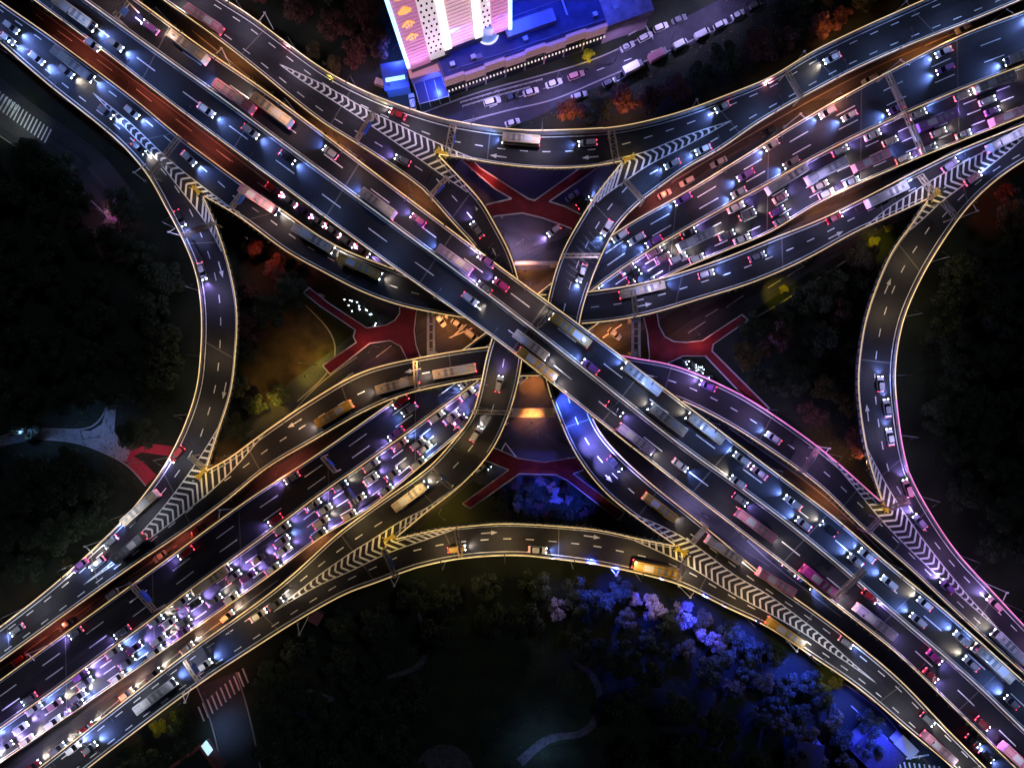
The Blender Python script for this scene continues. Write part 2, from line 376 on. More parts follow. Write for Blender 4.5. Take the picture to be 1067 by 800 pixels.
# footpaths and plazas in the parks
sheet('plaza_path', [(-40,470),(0,455),(26,447),(71,447),(94,449),(106,442),(112,422),(121,422),(119,450),(136,470),(131,481),(110,473),(87,462),(39,457),(0,465),(-40,485)], .03, M_PAVE)
sheet('red_path', [(136,470),(155,462),(181,465),(176,475),(148,471),(139,475),(150,482),(163,495),(152,506),(131,481)], .032, mat('red_paving', (.35, .03, .05), .8, noise=.2))
sheet('lilac_path', [(123,196),(131,200),(124,215),(123,233),(127,242),(108,241),(110,229),(116,212)], .03, mat('lilac_paving', (.35, .18, .3), .8, noise=.2))
band('park_path', [(598,688),(612,694),(626,710),(629,735),(622,756),(608,768),(575,772),(545,798)], [(598,692),(610,699),(620,713),(622,735),(615,752),(604,762),(572,764),(538,790)], .03, M_PAVED)
band('garden_path', [(438,635),(444,660),(447,680),(440,697),(420,703),(402,708)], [(434,635),(440,660),(442,678),(436,692),(418,699),(402,703)], .03, M_PAVED)
sheet('round_plaza', [(463 + 31 * math.cos(t * math.pi / 16), 806 + 31 * math.sin(t * math.pi / 16)) for t in range(32)], .03, M_PAVED)
sheet('lawn', [(268,345),(300,320),(325,318),(345,345),(350,365),(335,390),(305,405),(270,425),(250,420),(255,380)], .03, M_LAWN)
sheet('park_lawn', [(470,640),(540,640),(600,660),(640,700),(650,760),(600,800),(500,800),(450,760),(450,690)], .02, M_GRASS)
# kerbs
def kerb(pts, z=0, w=.35, h=.14, name='kerb', m=None, parent=None, kind='structure'):
    a = spline(pts, 3) if len(pts) > 2 else np.array(pts, float); mb = MB(); ww = [P(x, y, z) for x, y in a]
    for p, q in zip(ww[:-1], ww[1:]): mb.bar(p + Vector((0, 0, h / 2)), q + Vector((0, 0, h / 2)), w, h)
    o = mb.build(name, m or M_KERB, parent)
    if kind: tag(o, kind=kind)
    return o
for pts in ([(-60,95),(0,142),(70,187),(125,238)], [(30,68),(100,120),(152,176)], [(310,418),(345,385),(352,362),(345,345),(318,318)], [(205,715),(218,745),(236,820)], [(246,700),(256,730),(276,820)],
            [(470,133),(525,116),(575,105),(620,86),(705,50),(775,18)], [(440,118),(500,96),(560,80),(620,62),(680,34)], [(770,340),(810,318),(850,292),(890,266)], [(880,712),(920,742),(958,790)],
            [(300,436),(330,402),(372,372)], [(0,455),(26,447),(71,447),(94,449),(106,442),(112,422)], [(39,457),(87,462),(110,473),(131,481),(152,506)]):
    kerb(pts)
for pts in ([(30,2),(105,58),(184,117),(280,190)], [(0,8),(105,84),(184,146),(258,202)], [(0,698),(139,598),(184,568)], [(60,783),(160,700),(290,604)], [(52,792),(150,716),(290,612)], [(700,190),(790,136),(892,80),(1010,28)], [(740,525),(800,583),(876,642)], [(760,446),(853,512),(930,585)], [(200,32),(300,112),(380,168)]):
    kerb(pts, name='strip_kerb', w=.25)
# planted verges beside and between the streets
def street_marks():
    mb = MB()
    def dash(x0, y0, x1, y1, z=.05, w=.18):
        a = P(x0, y0, z); b = P(x1, y1, z); d = (b - a).normalized(); n = Vector((-d.y, d.x, 0)) * w / 2
        mb.quad(a - n, b - n, b + n, a + n)
    # street between the left collector and the top deck
    for (x0, y0, x1, y1) in [(60,32,75,43),(101,62,117,74),(142,93,158,106),(183,124,200,137),(225,156,243,169),(268,190,282,200),(37,15,45,21),(225,156,240,168)]: dash(x0, y0, x1, y1)
    # avenue under the viaduct, outer lanes
    for (x0, y0, x1, y1) in [(352,400,368,388),(392,372,408,360),(310,432,326,420),(717,347,735,335),(757,320,775,308),(800,300,816,290),(820,288,838,277),(735,330,748,322)]: dash(x0, y0, x1, y1)
    for i in range(9):
        x = 640 + i * 33; dash(x, 437 + i * 27 - 8 + 0, x + 16, 437 + i * 27 + 5)
    for i in range(8):
        x = 510 + i * 28; y = 100 - i * 9.6 + 12; dash(x, y, x + 8, y - 3)
    for (x0, y0, x1, y1) in [(459,323,462,335),(492,342,468,352),(527,462,541,480),(522,470,527,461),(512,455,530,440),(620,222,604,232),(470,352,486,338),(628,352,648,338),(604,480,590,492)]: dash(x0, y0, x1, y1, w=.35)
    # long park side line
    dash(887, 735, 925, 770, w=.3); dash(944, 790, 968, 786, w=.5)
    # lawn side street lines
    dash(470, 130, 540, 112, w=.15); dash(634, 90, 662, 74, w=.25); dash(704, 51, 728, 38, w=.25)
    o = mb.build('street_markings', M_PAINT); flipup(o); tag(o, kind='structure')
    def zebra(name, cx_, cy_, dx, dy, sx, sy, n, w=.5, mm=M_PAINT):
        z = MB(); 
        for i in range(n):
            a = P(cx_ + dx * (i - n / 2), cy_ + dy * (i - n / 2), .055); b = P(cx_ + dx * (i - n / 2) + sx, cy_ + dy * (i - n / 2) + sy, .055)
            d = (b - a).normalized(); nn = Vector((-d.y, d.x, 0)) * w / 2; z.quad(a - nn, b - nn, b + nn, a + nn)
        o = z.build(name, mm); flipup(o); tag(o, kind='structure')
    zebra('zebra_crossing', 232, 714, 4.6, -4.0, 6, 15, 11)
    zebra('zebra_crossing', 30, 118, 3.6, 2.6, -7, 14, 15, .4)
    zebra('zebra_crossing', 955, 795, 5.2, .6, 3, 12, 11)
    zebra('zebra_crossing', 12, 104, 3.8, 2.8, -9, 13, 6, .4)
street_marks()

# ------------------------------------------------------------------ viaducts
def strip(mb, a, b, z0, z1, closed=False):
    pass
def offset(w, side):
    """unit normals of a polyline, to the left of its direction times side"""
    d = np.gradient(w, axis=0); d /= np.linalg.norm(d, axis=1)[:, None]; return np.c_[-d[:, 1], d[:, 0]] * side
def wall(mb, w, zb, inn, t, h0, h1):
    """solid wall along world polyline w (n,2), base heights zb, growing inwards by t"""
    q = w + inn * t; n = len(w); k = len(mb.v)
    for i in range(n):
        mb.v += [(w[i][0], w[i][1], zb[i] + h0), (q[i][0], q[i][1], zb[i] + h0), (q[i][0], q[i][1], zb[i] + h1), (w[i][0], w[i][1], zb[i] + h1)]
    for i in range(n - 1):
        a = k + 4 * i
        for j in range(4):
            mb.f.append((a + j, a + (j + 1) % 4, a + 4 + (j + 1) % 4, a + 4 + j)); mb.mi.append(0)
    mb.f.append((k, k + 3, k + 2, k + 1)); e = k + 4 * (n - 1); mb.f.append((e, e + 1, e + 2, e + 3)); mb.mi += [0, 0]

INFO = {
 'W': ('viaduct_segment', 'two branch viaduct deck entering at the upper left corner, widening to a chevron gore', 'the upper left collector'),
 'LL': ('curved_ramp', 'curved two lane ramp bowing out on the far left beside the dark park', 'the far left curved ramp'),
 'SWU': ('viaduct_segment', 'two branch viaduct deck at the left edge, running down left from a chevron gore', 'the lower left collector'),
 'W1': ('curved_ramp', 'long sagging ramp from upper left passing under the top deck towards the right', 'the long upper sagging ramp'),
 'PE': ('viaduct_segment', 'two branch viaduct deck leaving at the right edge below the crowded road', 'the right edge collector'),
 'LR': ('curved_ramp', 'curved two lane ramp bowing inwards on the far right, blue lit road below', 'the far right curved ramp'),
 'PSE': ('viaduct_segment', 'purple tinted viaduct deck with magenta edge light in the lower right corner', 'the magenta edged collector'),
 'SW': ('curved_ramp', 'long arched ramp passing under the top deck from lower left to lower right', 'the long lower arched ramp'),
 'PN': ('viaduct_segment', 'grey viaduct deck descending from the top edge to the chevron gore left of the tower', 'the top left collector'),
 'T': ('curved_ramp', 'sagging two lane ramp across the top, below the tower, with thick pale outer wall', 'the topmost curved ramp'),
 'C3': ('curved_ramp', 'hooked ramp left of centre passing under the top deck towards the lower left', 'the hooked ramp left of centre'),
 'PSB': ('viaduct_segment', 'two branch viaduct deck leaving at the bottom left corner beside the yellow tree', 'the bottom left collector'),
 'B': ('curved_ramp', 'arched two lane ramp across the bottom above the dark park', 'the bottom arched ramp'),
 'PS': ('viaduct_segment', 'two branch viaduct deck running down right beside the blue lit trees', 'the collector beside the blue trees'),
 'C1': ('curved_ramp', 'hooked ramp right of centre, its lower half lit blue below the top deck', 'the hooked ramp right of centre'),
 'PNE': ('viaduct_segment', 'two branch viaduct deck rising to the top right corner from a chevron gore', 'the top right collector'),
 'MAIN': ('expressway_viaduct', 'straight topmost expressway deck crossing the whole picture from upper left to lower right', 'the topmost expressway'),
 'Y': ('expressway_viaduct', 'wide traffic filled expressway running from lower left to upper right below the ramps', 'the crowded diagonal expressway')}
THING = {}
def dashes(mb, k, f, ln, pitch, w=.22, s0=0, s1=None, ph=0):
    r = ROAD[k]; s1 = s1 if s1 is not None else r['s'][-1]; s = s0 + ph
    while s + ln < s1:
        m = max(1, int(ln / 2.5))
        for j in range(m):
            a = at_u(k, s + ln * j / m, f); b = at_u(k, s + ln * (j + 1) / m, f); d = (b - a).normalized(); n = Vector((-d.y, d.x, 0)) * w / 2
            up = Vector((0, 0, .02)); mb.quad(a - n + up, b - n + up, b + n + up, a + n + up)
        s += pitch
def solid(mb, k, which, off, w=.2, dz=.021):
    w *= 1.3
    r = ROAD[k]; W_ = r['w' + which]; n = inward(k, which); q0 = W_ + n * off; q1 = W_ + n * (off + w)
    for i in range(len(W_) - 1):
        mb.quad((*q0[i], r['z'][i] + dz), (*q1[i], r['z'][i] + dz), (*q1[i + 1], r['z'][i + 1] + dz), (*q0[i + 1], r['z'][i + 1] + dz))
def inward(k, which):
    r = ROAD[k]; W_ = r['w' + which]; O = r['w' + ('B' if which == 'A' else 'A')]
    n = offset(W_, 1); s = np.sign(np.sum(n * (O - W_), axis=1).mean()); return n * s
STRIP = {k: (M_STRIPW, M_STRIPW) for k in ROAD}
STRIP['PSE'] = (M_STRIPP, M_STRIPW); STRIP['SW'] = (M_STRIPW, M_STRIPW); 
for k, r in ROAD.items():
    nm, lab, ph = INFO[k]; mid = r['n'] // 2
    T_ = empty(nm, (r['wC'][mid][0], r['wC'][mid][1], 0), 0, lab, 'viaduct'); THING[k] = T_; O = Vector(T_.location)
    n = r['n']; mb = MB(); mb.uv = []
    ac = 6
    for i in range(n):
        wd = np.linalg.norm(r['wA'][i] - r['wB'][i])
        for j in range(ac + 1):
            p = r['wA'][i] * (1 - j / ac) + r['wB'][i] * j / ac; mb.v.append((p[0] - O.x, p[1] - O.y, r['z'][i])); mb.uv.append((wd * j / ac, r['s'][i]))
    for i in range(n - 1):
        for j in range(ac): a = i * (ac + 1) + j; mb.f.append((a, a + 1, a + ac + 2, a + ac + 1)); mb.mi.append(0)
    o = mb.build('road_surface', M_ASPH_D if k == 'MAIN' else M_ASPH, T_); flipup(o)
    # box girder below
    nA = inward(k, 'A'); nB = inward(k, 'B'); mb = MB()
    rings = []
    for i in range(n):
        a = r['wA'][i]; b = r['wB'][i]; z = r['z'][i]; w = np.linalg.norm(b - a); d = (b - a) / w
        pr = [(a, -.012), (a, -.45), (a + d * w * .22, -.6), (a + d * w * .28, -1.7), (b - d * w * .28, -1.7), (b - d * w * .22, -.6), (b, -.45), (b, -.012)]
        rings.append([(p[0] - O.x, p[1] - O.y, z + dz) for p, dz in pr])
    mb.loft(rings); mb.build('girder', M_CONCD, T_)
    hA = {'T': 3.1, 'PN': 2.8}.get(k, 1.05); hB = {'PNE': 2.8}.get(k, 1.05)
    hh = {'MAIN': 1.0, 'Y': .9}.get(k)
    if hh: hA = hB = hh
    wAl = r['wA'] - [O.x, O.y]; wBl = r['wB'] - [O.x, O.y]
    mb = MB(); wall(mb, wAl, r['z'], nA, .38, 0, hA); mb.build('parapet', M_CONC, T_)
    mb = MB(); wall(mb, wBl, r['z'], nB, .38, 0, hB); mb.build('parapet', M_CONC, T_)
    sa, sb = STRIP[k]
    def lightstrip(w, nn, h, m_):
        mb = MB(); wall(mb, w + nn * .09, r['z'], nn, .19, h + .003, h + .08); mb.build('rail_light', m_, T_)
    if k == 'SW':
        # the right hand half of this ramp carries the magenta edge
        h = int(n * .55)
        for (i0, i1, m_) in ((0, h, M_STRIPW), (h - 1, n, M_STRIPP)):
            mb = MB(); wall(mb, (wAl + nA * .06)[i0:i1], r['z'][i0:i1], nA[i0:i1], .22, hA + .003, hA + .08); mb.build('rail_light', m_, T_)
        lightstrip(wBl, nB, hB, M_STRIPW)
    elif k == 'LR':
        h = int(n * .72)
        for (i0, i1, m_) in ((0, h, M_STRIPW), (h - 1, n, M_STRIPP)):
            mb = MB(); wall(mb, (wAl + nA * .06)[i0:i1], r['z'][i0:i1], nA[i0:i1], .22, hA + .003, hA + .08); mb.build('rail_light', m_, T_)
        lightstrip(wBl, nB, hB, M_STRIPW)
    else:
        lightstrip(wAl, nA, hA, sa); lightstrip(wBl, nB, hB, sb)
    # markings
    mb = MB(); L_ = r['s'][-1]
    if k == 'MAIN':
        pass
    elif k == 'Y':
        pass
    else:
        solid(mb, k, 'A', .85, .16); solid(mb, k, 'B', .85, .16)
    if k in ('LL', 'LR', 'W1', 'SW', 'T', 'B', 'C1', 'C3'): dashes(mb, k, .5, 2.2, 6.2, .27, 0, None, 2)
    if k in ('W', 'SWU', 'PN', 'PNE', 'PE', 'PSE', 'PS', 'PSB'): 
        dashes(mb, k, .24, 2.4, 6.2, .26, ph=1); dashes(mb, k, .77, 2.4, 6.2, .26, ph=3)
    if k in ('MAIN', 'Y'):
        # fractions of the median inside the deck
        mlp = MM if k == 'MAIN' else YM
        fr = []
        for i in range(n):
            a = r['A'][i]; b = r['B'][i]; m_ = mlp[near(mlp, (a + b) / 2)]; t = np.dot(m_ - a, b - a) / np.dot(b - a, b - a); fr.append(t)
        fr = np.array(fr)
        for _ in range(6): fr[1:-1] = (fr[:-2] + fr[1:-1] + fr[2:]) / 3
        r['fr'] = fr
        cw = r['wA'] * (1 - fr[:, None]) + r['wB'] * fr[:, None]; r['wM'] = cw
        nn = offset(cw, 1)
        cl = cw - [O.x, O.y]
        m2 = MB(); wall(m2, cl - nn * .28, r['z'], nn, .56, 0, .85); m2.build('median_barrier', M_CONC, T_)
        m2 = MB(); wall(m2, cl - nn * .08, r['z'], nn, .16, .853, .93); m2.build('rail_light', M_STRIPW if k == 'Y' else mat('rail_light_pale', (.7, .7, .66), .5, emis=(.85, .82, .7), es=.7), T_)
        for off in (-.75, .62):
            q0 = cw + nn * off; q1 = cw + nn * (off + .16)
            for i in range(n - 1): mb.quad((*q0[i], r['z'][i] + .02), (*q1[i], r['z'][i] + .02), (*q1[i + 1], r['z'][i + 1] + .02), (*q0[i + 1], r['z'][i + 1] + .02))
        solid(mb, k, 'A', .6, .16); solid(mb, k, 'B', .6, .16)
        def dash_fr(ff, ln, pitch, ph=0, w=.27):
            s = ph
            while s + ln < L_:
                pts = []
                for j in range(4):
                    u = s + ln * j / 3; fm = np.interp(u, r['s'], fr); f = ff(fm); pts.append(at_u(k, u, f))
                for a, b in zip(pts[:-1], pts[1:]):
                    d = (b - a).normalized(); nn_ = Vector((-d.y, d.x, 0)) * w / 2; up = Vector((0, 0, .02)); mb.quad(a - nn_ + up, b - nn_ + up, b + nn_ + up, a + nn_ + up)
                s += pitch
        if k == 'MAIN':
            dash_fr(lambda t: t * .5, 6, 15, 3); dash_fr(lambda t: t + (1 - t) * .5, 6, 15, 8)
        else:
            for q in (.34, .67): dash_fr(lambda t: t * q, 6, 15, 3 + q * 3)
            for q in (.3, .53, .77): dash_fr(lambda t: t + (1 - t) * q, 4, 10, 2 + q * 5)
    for v in range(len(mb.v)): x, y, z = mb.v[v]; mb.v[v] = (x - O.x, y - O.y, z)
    o = mb.build('lane_markings', M_PAINT, T_); flipup(o)
    # expansion joints
    mb = MB(); s = 12
    while s < L_ - 4:
        a = at_u(k, s, .03); b = at_u(k, s, .97); d = (at_u(k, s + .5, .5) - at_u(k, s, .5)).normalized() * .16; up = Vector((0, 0, .012))
        mb.quad(a - d + up - O, b - d + up - O, b + d + up - O, a + d + up - O); s += 30
    o = mb.build('expansion_joints', mat('joint_steel', (.12, .11, .1), .6), T_); flipup(o)
    # piers
    s = 14; lower = [q for q in ROAD if ROAD[q]['z'].mean() < r['z'].mean() - 2 and q != k]
    cnt = 0
    while s < L_ - 8:
        i = int(np.argmin(abs(r['s'] - s))); x, y = r['wC'][i]; zt = r['z'][i] - 1.7
        cols = (0,) if k not in ('MAIN', 'Y') else (-4, 4)
        d = (r['wB'][i] - r['wA'][i]); wd = np.linalg.norm(d); d /= wd
        cols = [c_ for c_ in cols if not any(inside(x + d[0] * c_, y + d[1] * c_, q) for q in lower)]
        if cols:
            mb = MB(); M = Matrix.Rotation(math.atan2(d[1], d[0]), 4, 'Z')
            for c_ in cols:
                b = Vector((x + d[0] * c_, y + d[1] * c_, 0)) - O
                mb.cyl(b + Vector((0, 0, 0)), b + Vector((0, 0, zt - 1.2)), .75, .75, 14)
            T2 = Matrix.Translation(Vector((x, y, 0)) - O) @ M
            mb.box(-wd * .27, wd * .27, -.7, .7, zt - 1.25, zt - .01, M=T2)
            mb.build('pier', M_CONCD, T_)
        s += 27
    # planter row outside the inner edge of the curved ramps
    if k in ('LL', 'LR', 'W1', 'SW', 'T', 'B', 'C1', 'C3', 'MAIN'):
        mb = MB(); rr = random.Random(k)
        for wl, nn_ in ((wBl, nB),) + (((wAl, nA),) if k == 'MAIN' else ()):
            acc = 0
            for i in range(n - 1):
                seg = wl[i + 1] - wl[i]; ls = np.linalg.norm(seg); m_ = max(1, int(ls / 1.1))
                for j in range(m_):
                    if k == 'MAIN' and rr.random() < .5: continue
                    p = wl[i] + seg * (j + .5) / m_ - nn_[i] * .28; z = r['z'][i] + .72
                    for _ in range(3):
                        x = p[0] + rr.uniform(-.25, .25); y = p[1] + rr.uniform(-.25, .25); h = rr.uniform(.12, .28)
                        mb.box(x - h, x + h, y - h, y + h, z, z + h * 1.4)
        tag(mb.build('planter_row', M_PLANT, T_), kind='stuff')

# gore areas: chevrons and hatching, as painted sheets that belong to their deck
def ray_hit(p, d, poly):
    best = None
    for a, b in zip(poly[:-1], poly[1:]):
        e = b - a; den = d[0] * e[1] - d[1] * e[0]
        if abs(den) < 1e-9: continue
        w = a - p; t = (w[0] * e[1] - w[1] * e[0]) / den; s = (w[0] * d[1] - w[1] * d[0]) / den
        if t > .5 and 0 <= s <= 1 and (best is None or t < best): best = t
    return best
def gore(plat, ka, kb, tip, nose, la, lb, ea, eb, apex_tip):
    """la / lb: solid lines from the tip to their end along branch ka / kb; ea / eb: inner edge chains of the branches"""
    la = spline(la, 2); lb = spline(lb, 2); tip = np.array(tip, float); nose = np.array(nose, float)
    mbs = {plat: MB(), ka: MB(), kb: MB()}
    def put(k, a, b, w):
        r = ROAD[k]
        za = float(r['z'][near(r['C'], a)]); zb = float(r['z'][near(r['C'], b)]); A_ = P(a[0], a[1], za + .024); B_ = P(b[0], b[1], zb + .024)
        d = B_ - A_
        if d.length < .05: return
        d.normalize(); n = Vector((-d.y, d.x, 0)) * w / 2; mbs[k].quad(A_ - n, B_ - n, B_ + n, A_ + n)
    ax = (nose - tip); L_ = np.linalg.norm(ax); ax /= L_
    def owner(p, br): return plat if np.dot(p - nose, ax) < 0 else br
    for line, br in ((la, ka), (lb, kb)):
        for a, b in zip(line[:-1], line[1:]): put(owner(a, br), a, b, .26)
    for line, br, edge in ((la, ka, ea), (lb, kb, eb)):
        m = line[len(line) // 2]; cr = ax[0] * (m - tip)[1] - ax[1] * (m - tip)[0]
        # measure side of this line from the axis
        sgn = 1 if cr > 0 else -1
        ang = math.radians(52) * sgn; ca, sa_ = math.cos(ang), math.sin(ang)
        base = -ax if not apex_tip else ax
        base = ax if apex_tip else -ax
        a2 = ang if apex_tip else -ang; ca, sa_ = math.cos(a2), math.sin(a2)
        d = np.array([base[0] * ca - base[1] * sa_, base[0] * sa_ + base[1] * ca])
        # apex points: along the axis, then along the inner edge
        pts = []; nrm = np.array([-ax[1], ax[0]])
        for t in np.arange(10, L_ - 1, 7.4):
            q0 = tip + ax * t; mids = []
            for ln_ in (la, lb):       # where the two border lines cross this station: the apex runs midway
                w_ = (ln_ - tip) @ ax; h_ = (ln_ - tip) @ nrm; o_ = np.argsort(w_); mids.append(float(np.interp(t, w_[o_], h_[o_])))
            bl = max(0, min(1, (L_ - t) / 25)); pts.append(q0 + nrm * (sum(mids) / 2) * bl)
        e = edge if np.linalg.norm(edge[0] - nose) < np.linalg.norm(edge[-1] - nose) else edge[::-1]
        dd = np.r_[0, np.cumsum(np.linalg.norm(np.diff(e, axis=0), axis=1))]
        for s in np.arange(4, min(dd[-1], 75), 7.4): pts.append(np.array([np.interp(s, dd, e[:, 0]), np.interp(s, dd, e[:, 1])]))
        for p in pts:
            t = ray_hit(p, d, line)
            if t and t < 30: put(owner((p + d * t / 2), br), p, p + d * t, .54)
    for k, mb in mbs.items():
        if not mb.v: continue
        O = THING[k].location
        mb.v = [(x - O.x, y - O.y, z) for x, y, z in mb.v]; o = mb.build('chevron_markings', M_PAINT, THING[k]); flipup(o)
gore('W', 'LL', 'W1', (97,97), c['a'], [(97,97),(131,134),(167,170),(182,190),(197,209),(214,231),(231,262)], [(97,97),(139,131),(170,161),(205,190),(240,216),(262,235)], E[4], E[3], True)
gore('PN', 'T', 'C3', (291,67), c['b'], [(291,67),(340,90),(385,116),(407,126),(440,142),(467,154),(490,164),(512,171)], [(291,67),(314,84),(355,110),(400,140),(440,168),(467,187),(487,200),(506,216)], E[12], E[13], False)
gore('PNE', 'T', 'C1', (762,126), c['c'], [(762,126),(710,143),(674,158),(650,164),(620,171),(606,176)], [(762,126),(717,151),(669,176),(650,190),(627,206),(603,232)], E[12], E[14], True)
gore('PE', 'W1', 'LR', (1075,137), c['d'], [(1075,137),(1036,153),(981,182),(944,205),(925,217),(902,236)], [(1075,137),(1047,161),(996,199),(981,210),(960,230),(938,248)], E[3], E[8], False)
gore('PSE', 'SW', 'LR', (1042,657), c['e'], [(1042,657),(1000,620),(956,580),(917,540),(882,497),(852,464)], [(1042,657),(1010,622),(974,578),(944,537),(929,514),(905,470),(896,448)], E[5], E[8], True)
gore('PS', 'C1', 'B', (914,712), c['f'], [(914,712),(889,691),(866,670),(839,648),(800,619),(767,600),(722,566),(690,548),(655,534)], [(914,712),(889,694),(866,679),(839,660),(800,638),(760,616),(715,588),(677,570),(645,556)], E[14], E[16], False)
gore('PSB', 'C3', 'B', (285,637), c['g'], [(285,637),(326,604),(365,576),(391,560),(417,543),(450,526),(482,503)], [(285,637),(331,610),(365,595),(404,576),(444,562),(480,549)], E[13], E[16], True)
gore('SWU', 'LL', 'SW', (87,609), c['h'], [(87,609),(123,580),(168,531),(194,497),(215,466),(236,430)], [(87,609),(131,579),(184,540),(226,506),(252,479),(277,450)], E[4], E[5], False)

# lane arrows painted on the ramps
def arrow(k, px, py, ln=4.6):
    p, hd, s = on_road(k, px, py); d = Vector((math.cos(hd), math.sin(hd), 0)); n = Vector((-d.y, d.x, 0)); mb = MB(); p = p + Vector((0, 0, .026)) - THING[k].location
    mb.quad(p - d * ln / 2 - n * .16, p + d * ln * .12 - n * .16, p + d * ln * .12 + n * .16, p - d * ln / 2 + n * .16)
    mb.v += [tuple(p + d * ln * .1 - n * .62), tuple(p + d * ln / 2), tuple(p + d * ln * .1 + n * .62)]; q = len(mb.v); mb.f.append((q - 3, q - 2, q - 1)); mb.mi.append(0)
    o = mb.build('lane_arrow', M_PAINT, THING[k]); flipup(o)
for k, x, y in (('LL',230,281),('LL',234,407),('C3',500,222),('T',519,163),('T',615,164),('W1',671,318),('W1',871,245),('LR',925,298),('LR',904,430),('C1',632,496),('B',510,555),('B',617,559),('SW',430,386),('SW',307,441)): arrow(k, x, y)

# nose cushions, yellow
def nose_marker(px, py, k, label):
    p, hd, s = on_road(k, px, py); t = empty('crash_cushion', p + Vector((0, 0, .02)), hd, label, 'crash cushion', 'yellow crash cushions at the gore noses')
    mb = MB()
    for i in range(6): mb.cyl((-1.5 + i * .55, 0, 0), (-1.5 + i * .55, 0, 1.0), .28 + .05 * i, n=12)
    mb.build('barrels', M_YEL, t)
    mb = MB(); mb.bar((-1.9, -1.0, .7), (1.9, 1.0, .7), .28, .3); mb.bar((-1.7, 1.0, .65), (1.7, -1.0, .65), .24, .25); mb.build('crossed_rails', mat('yellow_rail', (.5, .38, .10), .5), t)
    mb = MB(); mb.box(1.9, 2.0, -.7, .7, .9, 2.1); mb.build('marker_board', M_BLK, t)
    mb = MB(); mb.cyl((2.2, 0, 0), (2.2, 0, 2.6), .06, n=8); mb.box(2.05, 2.35, -.15, .15, 2.6, 2.75); mb.build('beacon_post', M_POLE, t)
    ld = LIGHT('spot_yellow', (1, .68, .12), 500, 150); l = bpy.data.objects.new('beacon_light', ld); l.location = (0, 0, 3.8); link(l, t)
LD = {}
def LIGHT(name, col, e, ang=130, blend=.6, size=.25):
    if name in LD: return LD[name]
    l = bpy.data.lights.new(name, 'SPOT'); l.color = col; l.energy = e; l.spot_size = R(ang); l.spot_blend = blend; l.shadow_soft_size = size; LD[name] = l; return l
for (x, y, k, lb) in ((206,199,'W','yellow crash cushion on the chevron gore near the upper left'), (461,160,'PN','yellow crash cushion at the gore just left of the topmost ramp'),
      (655,166,'PNE','yellow crash cushion where the topmost ramp splits off near upper centre'), (972,204,'PE','yellow crash cushion at the gore of the far right curved ramp, upper end'),
      (920,528,'PSE','orange yellow crash cushion on the gore between two magenta edges'), (709,573,'PS','yellow crash cushion at the gore right of bottom centre'),
      (406,560,'PSB','yellow crash cushion at the gore left of bottom centre'), (211,493,'SWU','yellow crash cushion at the lower gore of the far left curved ramp')):
    nose_marker(x, y, k, lb)

# ------------------------------------------------------------------ red footbridges under the ramps
def footbridge(label, poly, z=4.6):
    cx_ = sum(p[0] for p in poly) / len(poly); cy_ = sum(p[1] for p in poly) / len(poly); o0 = P(cx_, cy_, 0); t = empty('footbridge', o0, 0, label, 'footbridge', 'red footbridges around the crossing')
    W_ = [P(x, y, z) - o0 for x, y in poly]; zz = Vector((0, 0, z))
    me = bpy.data.meshes.new('bridge_deck'); bm = bmesh.new(); vs = [bm.verts.new(v) for v in W_]; f = bm.faces.new(vs)
    if f.normal.z < 0 or True: bmesh.ops.recalc_face_normals(bm, faces=bm.faces)
    if f.normal.z < 0: f.normal_flip()
    rr = bmesh.ops.extrude_face_region(bm, geom=[f]); bmesh.ops.translate(bm, vec=(0, 0, .5), verts=[v for v in rr['geom'] if isinstance(v, bmesh.types.BMVert)])
    bmesh.ops.triangulate(bm, faces=[q for q in bm.faces if len(q.verts) > 4]); bmesh.ops.recalc_face_normals(bm, faces=bm.faces)
    bm.to_mesh(me); bm.free(); me.materials.append(M_RED); link(bpy.data.objects.new('bridge_deck', me), t)
    mb = MB()
    for a, b in zip(W_, W_[1:] + W_[:1]):
        up = Vector((0, 0, 1.45)); mb.bar(a + up, b + up, .13, .1); mb.bar(a + Vector((0, 0, .56)), b + Vector((0, 0, .56)), .14, .1)
        L_ = (b - a).length; m = max(1, int(L_ / 1.5))
        for i in range(m): p = a + (b - a) * i / m; mb.bar(p + Vector((0, 0, .5)), p + up, .07)
    mb.build('railing', M_WHITE, t)
    mb = MB()
    for i in range(0, len(W_), 4):
        p = W_[i] * .85; mb.cyl((p.x, p.y, 0), (p.x, p.y, z), .35, n=10)
    mb.build('support', M_CONC, t)
    return t
footbridge('red footbridge with forked arms left of centre, beside the yellow lit street', [(323,300),(343,316),(383,342),(403,339),(412,334),(417,327),(417,305),(440,305),(434,327),(432,345),(434,360),(440,376),(443,392),(430,392),(424,373),(418,361),(407,355),(386,358),(345,390),(337,381),(372,357),(369,351),(371,344),(334,319),(318,306)])
footbridge('red curved footbridge with two raised arms below the topmost ramp', [(480,167),(486,160),(500,176),(550,208),(557,210),(620,165),(628,172),(611,184),(572,211),(588,216),(606,225),(620,234),(612,246),(590,237),(565,228),(544,223),(517,226),(500,232),(494,220),(508,214),(533,208),(516,198)])
footbridge('dark red footbridge with forked arms right of centre', [(668,322),(683,322),(686,340),(692,351),(701,356),(714,357),(731,355),(772,328),(778,334),(742,359),(741,366),(800,425),(792,432),(734,371),(711,371),(696,378),(690,392),(672,388),(676,372),(674,348)])
footbridge('dark red curved footbridge above the blue lit shrubs at lower centre', [(500,452),(515,466),(540,477),(567,481),(599,476),(616,468),(622,482),(608,489),(597,493),(650,533),(644,541),(591,500),(579,494),(541,493),(490,529),(482,524),(530,489),(508,480),(494,468)])

